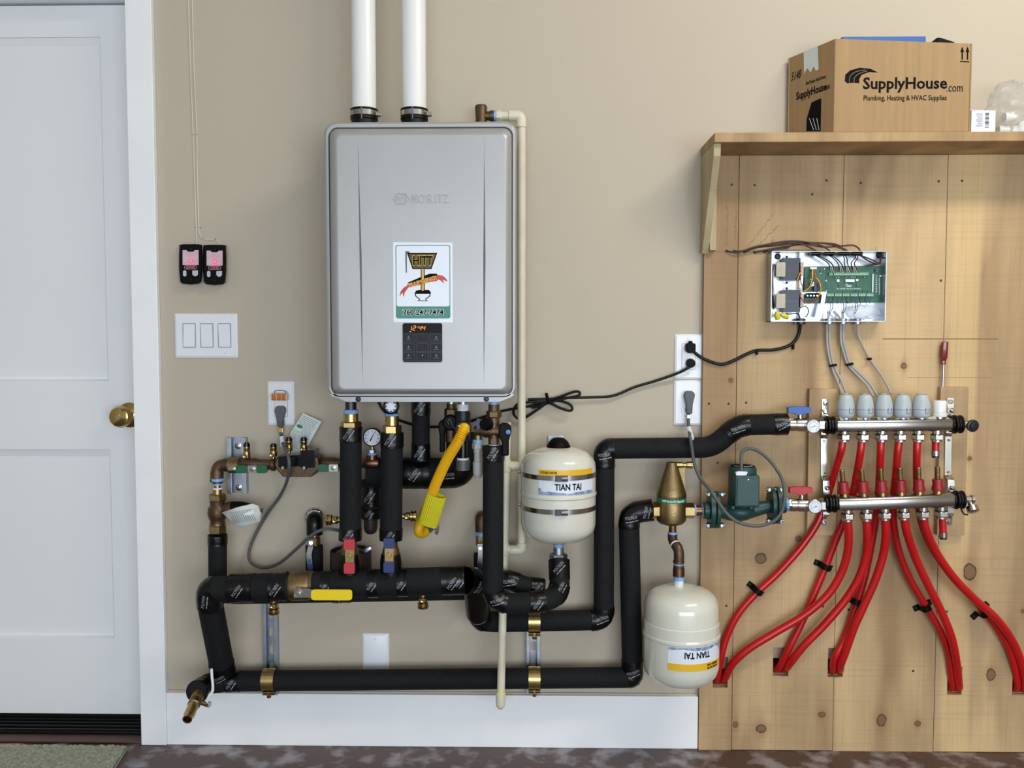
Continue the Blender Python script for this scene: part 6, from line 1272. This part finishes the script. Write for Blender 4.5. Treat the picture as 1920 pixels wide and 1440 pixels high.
lz = [
 ([(1589, 972, LD), (1591, 1000, LD - .005), (1589, 1035, .09), (1577, 1075, .08), (1552, 1115, .072), (1510, 1152, .065), (1455, 1185, .058), (1405, 1216, .05), (1374, 1244, .038), (1357.5, 1274, .005)], 0),
 ([(1624, 971, LD), (1626, 1000, LD - .005), (1624, 1040, .085), (1611, 1082, .075), (1585, 1125, .066), (1545, 1172, .058), (1508, 1210, .05), (1484, 1240, .036), (1472, 1254, .005)], 1),
 ([(1659, 970, LD), (1661, 995, LD - .005), (1657, 1035, .085), (1642, 1085, .075), (1620, 1135, .066), (1602, 1175, .058), (1586, 1220, .045), (1577, 1244, .034), (1573.5, 1258, .005)], 2),
 ([(1695, 969, LD), (1701, 1000, LD - .005), (1716, 1045, .085), (1739, 1095, .075), (1764, 1145, .066), (1784, 1195, .058), (1793, 1240, .045), (1797, 1275, .028), (1797, 1290, .005)], 3),
 ([(1731, 968, LD), (1737, 995, LD - .005), (1757, 1038, .085), (1790, 1085, .075), (1828, 1124, .066), (1868, 1160, .058), (1900, 1205, .045), (1918, 1255, .03), (1920, 1290, .005)], 4)]
ends = ('left-most', '', '', '', '')
for k in range(5):
    pex('red tube from the %s upper manifold nut, counting from blue valve, passing behind lower bar' % W[k], uz[k][0], uz[k][1], 13.6)
    pex('red tube hanging from the %s lower manifold nut counting from the red-handled valve' % W[k], lz[k][0], lz[k][1], 15)
for lab, u, v0, v1, d in (('short capped red tube stub under the upper manifold', 1754.5, 822, 848, UD), ('short capped red tube stub under the lower manifold', 1767, 968, 1001, LD)):
    t = thing('tube_stub', lab, 'tube', P(u, v1 + 9, d)); s = px(d); u2 = u + (1.5 if d > .1 else -.5)
    MB().cyl(P(u, v0, d), P(u2, v1, d), 6.6 * s, None, 16).build('tube', 'pex_red', t); MB().cyl(P(u2, v1 - 3, d), P(u2, v1 + 6, d), 7.4 * s, None, 18).build('crimp_ring', 'steel', t); MB().cyl(P(u2, v1 + 5, d), P(u2, v1 + 10, d), 6.4 * s, None, 18).build('plug', 'dark_steel', t)
# black tube clips
def clip(label, u, v, d, ang, half=17, w=11, arch=1):
    t = thing('tube_clip', label, 'clip', P(u, v, PD), 'black tube clips'); s = px(d); m = Matrix.Rotation(R(ang), 3, 'Y'); c = P(u, v, d + .004); c.y = -PD
    r = 7.9 * s; dep = d - PD + .0005
    for sg in (-1, 1):
        q = c + m @ Vector((sg * (half + 2) * .62 * s * 1.0, 0, 0)); MB().box(q + Vector((0, -.002, 0)), half * .72 * s, .004, w * s, m).build('foot', 'black_plastic', t, 0, .001)
        MB().lathe(q + m @ Vector((sg * 2 * s, 0, 0)) + Vector((0, -.004, 0)), (0, -1, 0), [(2.6 * s, 0), (1.8 * s, .001), (0, .0012)], 8).build('clip_screw', 'screw_dark', t)
    n = 12; vs = []
    for x in (-w / 2 * s, w / 2 * s):
        for rr_ in (r, r + .002):
            for k in range(n + 1):
                a = math.pi * k / n; vs.append(c + m @ Vector((rr_ * math.cos(a), 0, x)) + Vector((0, -dep * min(1, 2.5 * math.sin(a)) - rr_ * math.sin(a), 0)))
    m_ = n + 1; fs = []
    for k in range(n): fs += [(k, k + 1, m_ + k + 1, m_ + k), (2 * m_ + k, 3 * m_ + k, 3 * m_ + k + 1, 2 * m_ + k + 1), (m_ + k, m_ + k + 1, 3 * m_ + k + 1, 3 * m_ + k), (k, 2 * m_ + k, 2 * m_ + k + 1, k + 1)]
    MB().add(vs, fs).build('loop', 'black_plastic', t, 40)
clip('black clip across the single tube nearest the lower cream tank', 1421, 1109, .042, 38)
clip('black clip high on the plank, above the crossing red tubes', 1549, 1064, .04, 22)
clip('black clip partly hidden by the third lower red tube', 1606, 1129, .04, 18, 16)
clip('black clip on tubes running to the fourth wall hole', 1737, 1140, .04, -25)
clip('black clip on tubes running to the wall hole beside the big knot', 1846, 1150, .04, -45, 20)
# ================================================================ zone control box
BX, BF = PD + .0005, .062
t = thing('zone_control_box', 'open metal zone control box with green circuit board and transformers', 'control box', P(1553, 603, .04))
u0, u1, v0, v1 = 1447, 1660, 471, 603
a, b_ = P(u0, v0, BF), P(u1, v1, BF); x0, x1, z0, z1 = a.x, b_.x, b_.z, a.z
tilt = .003
MB().boxc(x0, x1, -BX - .0015, -BX, z0, z1).build('back_plate', 'box_metal', t, 0)
for nm, bb in (('left_wall', (x0, x0 + .0015, z0, z1)), ('right_wall', (x1 - .0015, x1, z0, z1)), ('bottom_wall', (x0, x1, z0, z0 + .0015)), ('top_wall', (x0, x1, z1 - .0015, z1))): MB().boxc(bb[0], bb[1], -BF, -BX - .0015, bb[2], bb[3]).build(nm, 'box_metal', t, 0)
IN = BX + .0016; s = px(.05)
for u, v in ((1458, 481), (1648, 479)):
    c = P(u, v, IN); MB().lathe(c, (0, -1, 0), [(5.6 * s, 0), (5.6 * s, .002), (4 * s, .004), (0, .0045)], 16).build('mounting_screw', 'screw_dark', t)
for u, v in ((1481, 466), (1643, 463), (1492, 608), (1626, 607)): MB().cyl(P(u, v, .04), P(u, 470 if v < 500 else 603, .04), 1.3 * s, None, 8).build('box_screw', 'zinc', t)
# divider, partition
MB().prism(px_poly([(1495.5, 473), (1499, 473), (1499, 600), (1495.5, 600)], IN), (0, -.016, 0)).build('divider', 'box_metal', t, 0)
MB().prism(px_poly([(1499, 473), (1507, 473), (1506, 520), (1504, 546), (1499, 560)], IN + .012), (0, -.001, 0)).build('divider_flange', 'zinc', t, 0)
MB().prism(px_poly([(1503, 548), (1550, 547), (1549, 552), (1540, 596), (1530, 594), (1538, 572), (1541, 552), (1503, 552)], .046), (0, -.001, 0)).build('partition', 'box_metal', t, 0)
# transformers
for vc in (506, 565):
    tr = MB().prism(rrect(1463.5, 1494.5, vc - 20.5, vc + 20.5, 1.5, IN + .004), (0, -.026, 0)).build('transformer', 'steel_can', t, 0, .001)
    MB().prism(rrect(1454.5, 1471, vc - 14, vc + 13, 1.5, IN + .03), (0, -.006, 0)).build('bobbin', 'bobbin', tr, 0, .001); MB().prism(rrect(1494, 1502, vc - 13, vc + 12, 1.5, IN + .01), (0, -.02, 0)).build('bobbin', 'bobbin', tr, 0, .001)
    MB().prism(rrect(1472, 1494, vc - 1, vc + .8, .3, IN + .0301), (0, -.0008, 0)).build('core_gap', 'gloss_black', tr, 0)
    for sg in (-1, 1):
        MB().prism(px_poly([(1466, vc + sg * 20), (1472, vc + sg * 27), (1478, vc + sg * 27), (1484, vc + sg * 20)], IN), (0, -.003, 0)).build('tab', 'zinc', tr, 0); MB().lathe(P(1475, vc + sg * 24, IN + .003), (0, -1, 0), [(2.6 * s, 0), (2 * s, .002), (0, .002)], 8).build('tab_screw', 'screw_dark', tr)
# circuit board
PB = IN + .014
pcb = MB().prism(px_poly([(1508, 500), (1659, 498), (1658, 567), (1508, 569)], PB), (0, -.0016, 0)).build('circuit_board', 'pcb_green', t, 0)
pf = PB + .0016
sub = MB().prism(rrect(1549, 1641, 509, 558, 1, pf), (0, -.0012, 0)).build('zone_board', 'pcb_green', pcb, 0)
pf2 = pf + .0012
def chip(u0, u1, v0, v1, h, m, nm, par=None, d=None): return MB().prism(rrect(u0, u1, v0, v1, .4, d or pf2), (0, -h, 0)).build(nm, m, par or pcb, 0, .0004)
chip(1553, 1560, 511.5, 517, .007, 'terminal_green', 'terminal_block')
chip(1562, 1627, 511, 516.8, .007, 'terminal_green', 'terminal_block')
for k in range(6): chip(1549 + 14.8 * k, 1562 + 14.8 * k, 550.5, 555.8, .007, 'terminal_green', 'terminal_block')
for k in range(17): c = P(1564.5 + 3.7 * k, 514, pf2 + .007); MB().lathe(c, (0, -1, 0), [(1.1 * s, 0), (0, .0006)], 6).build('terminal_screw', 'label_white', pcb, 0)
for k in range(18): c = P(1552 + 4.7 * k + (k // 3) * .6, 553.5, pf2 + .007); MB().lathe(c, (0, -1, 0), [(1.1 * s, 0), (0, .0006)], 6).build('terminal_screw', 'label_white', pcb, 0)
chip(1524, 1535, 531, 546, .012, 'steel_can', 'relay', d=pf); chip(1511, 1535, 550, 558, .012, 'black_plastic', 'terminal_block', d=pf + .01)
for k in range(4): c = P(1514 + 6 * k, 554.5, pf + .022); MB().lathe(c, (0, -1, 0), [(2 * s, 0), (1.4 * s, .001), (0, .001)], 8).build('terminal_screw', 'chrome', pcb, 0)
chip(1518, 1524, 529, 537, .01, 'label_white', 'capacitor', d=pf); chip(1518, 1530, 501.5, 505, .006, 'label_white', 'plug_header', d=pf)
chip(1568, 1573, 524, 529, .004, 'label_white', 'relay'); chip(1584, 1601, 524, 529, .005, 'zinc', 'connector'); chip(1604, 1608.5, 523.5, 527, .004, 'label_white', 'relay')
chip(1572, 1576, 534, 537, .004, 'gloss_black', 'chip'); chip(1605, 1609, 534, 537, .004, 'gloss_black', 'chip'); chip(1640, 1645, 505, 511, .005, 'gloss_black', 'chip', d=pf); chip(1635, 1636.5, 514, 548, .003, 'label_white', 'pin_header', d=pf2)
chip(1648, 1652, 516, 519, .003, 'label_white', 'status_light', d=pf)
random.seed(12)
for k in range(26): u, v = 1512 + random.uniform(0, 36), 503 + random.uniform(0, 42); chip(u, u + random.uniform(1.5, 3), v, v + random.uniform(1.2, 2.4), .002, random.choice(('label_white', 'gloss_black', 'zinc', 'gloss_black')), 'component', d=pf)
for k in range(14):
    for u in (1648.5, 1654): chip(u - 1, u + 1.2, 521 + 2.3 * k, 522.3 + 2.3 * k, .0012, 'label_white', 'light_pad', d=pf)
for k in range(10): chip(1641, 1644.5, 516 + 3.4 * k, 517 + 3.4 * k, .0008, 'label_white', 'print_mark', d=pf)
for k in range(20): u = 1564 + random.uniform(0, 60); chip(u, u + 1.6, 519, 520.6, .0015, random.choice(('gloss_black', 'label_white')), 'component'); u = 1553 + random.uniform(0, 80); chip(u, u + 1.8, 545, 547, .0015, 'gloss_black', 'component')
text('Taco', 7.5 * s, P(1591, 535.5, pf2 + .0002), X, Zx, 'label_white', pcb, shear=.3, bold=.02, width=11 * s)
text('SIX ZONE VALVE CONTROL', 3.6 * s, P(1592, 541.5, pf2 + .0002), X, Zx, 'label_white', pcb, width=46 * s)
# wires inside
def wire(pts, r, m, nm='wire', par=None): MB().tube(spline([P(*q) for q in pts], 6), r, 6).build(nm, m, par or t, 60)
for k, (ub_, um) in enumerate(((1527, 1557), (1553, 1575), (1580, 1587), (1605, 1600))):
    MB().lathe(P(ub_ + 2, 475.5, .045), X, [(0, -9 * s), (4 * s, -9 * s), (4 * s, 9 * s), (0, 9 * s)], 12).build('grommet', 'gloss_black', t)
    for j in range(2): wire([(ub_ + 3 * j, 478, .048), (ub_ + (um - ub_) * .4 + 5 * j, 484, .05), (um - 4 + 6 * j, 494, .05), (um + 7 * j, 506, .05)], .0013, 'cord_black')
    for j, mm in enumerate(('wire_white', 'wire_white', 'lever_red')): wire([(um + 3 * j, 501, .05), (um + 3.4 * j + 1, 506, .051), (um + 4.4 * j + 2, 511.5, .046)], .0007, mm)
wire([(1606, 478, .048), (1622, 482, .05), (1645, 492, .048), (1650, 494, .046), (1640, 496, .046), (1625, 498, .046)], .002, 'wire_brown'); wire([(1610, 477, .048), (1630, 490, .05), (1647, 495, .048), (1652, 486, .046), (1658, 482, .045)], .002, 'wire_brown')
wire([(1524, 505, .05), (1525, 520, .056), (1521, 534, .056), (1511, 539, .055), (1504, 535, .055), (1501, 524, .055), (1501, 498, .05)], .0012, 'cap_red')
wire([(1523, 505, .05), (1523, 522, .058), (1518, 538, .058), (1508, 546, .058), (1499, 540, .058), (1495, 528, .058), (1499, 514, .055), (1503, 510, .05)], .0012, 'yellow_hose')
wire([(1527, 505, .05), (1528, 516, .056), (1536, 526, .06), (1540, 540, .06), (1535, 556, .06), (1524, 567, .06), (1511, 568, .06), (1503, 560, .056), (1499, 554, .05)], .0013, 'handle_red')
wire([(1526, 505, .05), (1529, 518, .057), (1537, 530, .0615), (1539, 545, .0615), (1533, 558, .0615)], .0012, 'yellow_hose')
wire([(1452, 500, .04), (1450, 520, .045), (1451, 545, .045), (1455, 570, .045), (1459, 586, .045)], .0014, 'wire_white'); wire([(1454, 500, .035), (1448.5, 520, .036), (1449, 560, .036), (1451, 580, .036)], .0016, 'cord_black')
wire([(1468, 588, .05), (1480, 589, .05), (1495, 588, .05), (1500, 596, .045), (1501, 602, .04)], .0014, 'cord_black'); wire([(1500, 578, .045), (1510, 574, .045), (1516, 582, .045), (1513, 592, .042), (1509, 594, .04)], .0014, 'ink_green')
for j in range(10): u = 1552 + 8.6 * j; wire([(u, 556, .05), (u + random.uniform(-3, 3), 562, .053), (u + random.uniform(-4, 4), 569, .05)], .0008, ('handle_blue', 'cord_black', 'lever_blue')[j % 3])
for uc in (1553, 1578, 1600):
    for j in range(3): wire([(uc - 2 + 5 * j, 568, .05), (uc + 4 * j, 577, .052), (uc + 1.5 * j, 588, .048)], .0008, ('wire_white', 'cord_black', 'lever_blue')[j])
for uc, ut in ((1553, 1552), (1563, 1578), (1579, 1579)): wire([(uc, 584, .046), ((uc + ut) / 2 + 1, 592, .046), (ut, 602, .044)], .0028, 'cable_grey')
for u, v, ax in ((1457, 584, (.05, 0, -1)), (1464, 589, (1, 0, -.5))): MB().lathe(P(u, v, .056), ax, [(3 * s, 0), (4 * s, 2 * s), (5 * s, 8 * s), (4 * s, 14 * s), (3 * s, 16 * s), (0, 16 * s)], 10).build('wire_nut', 'yellow_tag', t)
for u, m_, r in ((1501, 'dark_steel', 9), (1554, 'zinc', 8), (1580, 'zinc', 8), (1607, 'zinc', 7)):
    MB().lathe(P(u, 608.5, .04), (0, 0, 1), [(r * .8 * s, 0), (r * s, 1 * s), (r * s, 5 * s), (r * .7 * s, 5.5 * s)], 16).build('cable_gland', m_, t); MB().lathe(P(u, 602, .04), (0, 0, 1), [(r * .9 * s, 0), (r * s, 1 * s), (r * s, 4 * s), (r * .6 * s, 5 * s)], 16).build('gland_nut', m_, t)
bag = MB(); c = P(1619, 585, .044); bag.sphere(c, 1, (32 * s, .009, 13 * s), 24, 14); random.seed(8)
for q in bag.v: dv = q - c; q.xyz = c + dv * (1 + .12 * math.sin(dv.x * 420 + dv.z * 300) + random.uniform(-.05, .05))
bag.build('parts_bag', 'poly_bag', t, 0)
# wires and cables outside the box
for k, (h, mid, e) in enumerate((((1362, 471), [(1385, 473), (1420, 462), (1465, 456), (1500, 457)], (1528, 469)), ((1376, 471), [(1400, 470), (1440, 458), (1485, 452), (1530, 457)], (1553, 468)), ((1395, 472), [(1420, 464), (1460, 460), (1500, 455), (1550, 456), (1570, 459)], (1582, 468)), ((1414, 473), [(1440, 468), (1470, 463), (1510, 458), (1545, 463), (1580, 461), (1600, 460)], (1611, 467)), ((1432, 472), [(1450, 468), (1475, 465), (1490, 458), (1530, 455), (1560, 459), (1572, 464)], (1586, 468)))):
    d0 = [PD + .0018, PD + .006, PD + .014, PD + .02, PD + .026]
    pts = [P(h[0], h[1], PD - .004), P(h[0] + 3, h[1], PD + .003)] + [P(u, v, PD + .004 + .022 * (i + 1) / len(mid)) for i, (u, v) in enumerate(mid)] + [P(e[0], e[1], .044), P(e[0] + 1, 474, .045)]
    q = thing('thermostat_wire', 'dark brown thermostat wire, %s of five entering the box top' % W[k], 'wire', P(h[0], h[1], PD), 'brown thermostat wires')
    MB().tube(spline(pts, 6), .0021, 8).build('wire', 'wire_brown', q, 60); MB().lathe(P(h[0], h[1], PD), (0, -1, 0), [(.0042, 0), (.0042, .0003), (0, .0003)], 12).build('drilled_hole', 'gloss_black', q, 0)
for k, (lab, pts, tie, dbl) in enumerate((('grey cable pair dropping to first two actuators', [(1553, 606, .04), (1553, 640, .034), (1556, 665, .03), (1562, 688, .028), (1573, 712, .035), (1584, 740, .05)], (1562, 685), 1), ('grey cable pair dropping to the middle actuators', [(1579, 606, .04), (1579, 640, .034), (1584, 660, .03), (1592, 683, .028), (1612, 704, .03), (1629, 722, .04), (1642, 744, .055)], (1593, 683), 1), ('single thin grey cable reaching the fourth actuator', [(1607, 606, .04), (1608, 625, .034), (1616, 645, .03), (1630, 672, .026), (1648, 697, .03), (1660, 716, .04), (1671, 738, .055)], (1630, 673), 0))):
    q = thing('actuator_cable', lab, 'cable', P(*pts[-1]), 'grey actuator cables')
    for j in range(1 + dbl):
        pp = [P(u + (j * 5 - 2.5 * dbl) * (1 if i < 4 else 1.6), v, d) for i, (u, v, d) in enumerate(pts)]; MB().tube(spline(pp, 8), .003 if dbl else .0026, 8).build('cable', 'cable_grey', q, 60)
    MB().box(P(tie[0], tie[1], .03), .017 if dbl else .009, .012, .006, Matrix.Rotation(R(-12), 3, 'Y')).build('cable_tie', 'black_plastic', q, 0, .001)
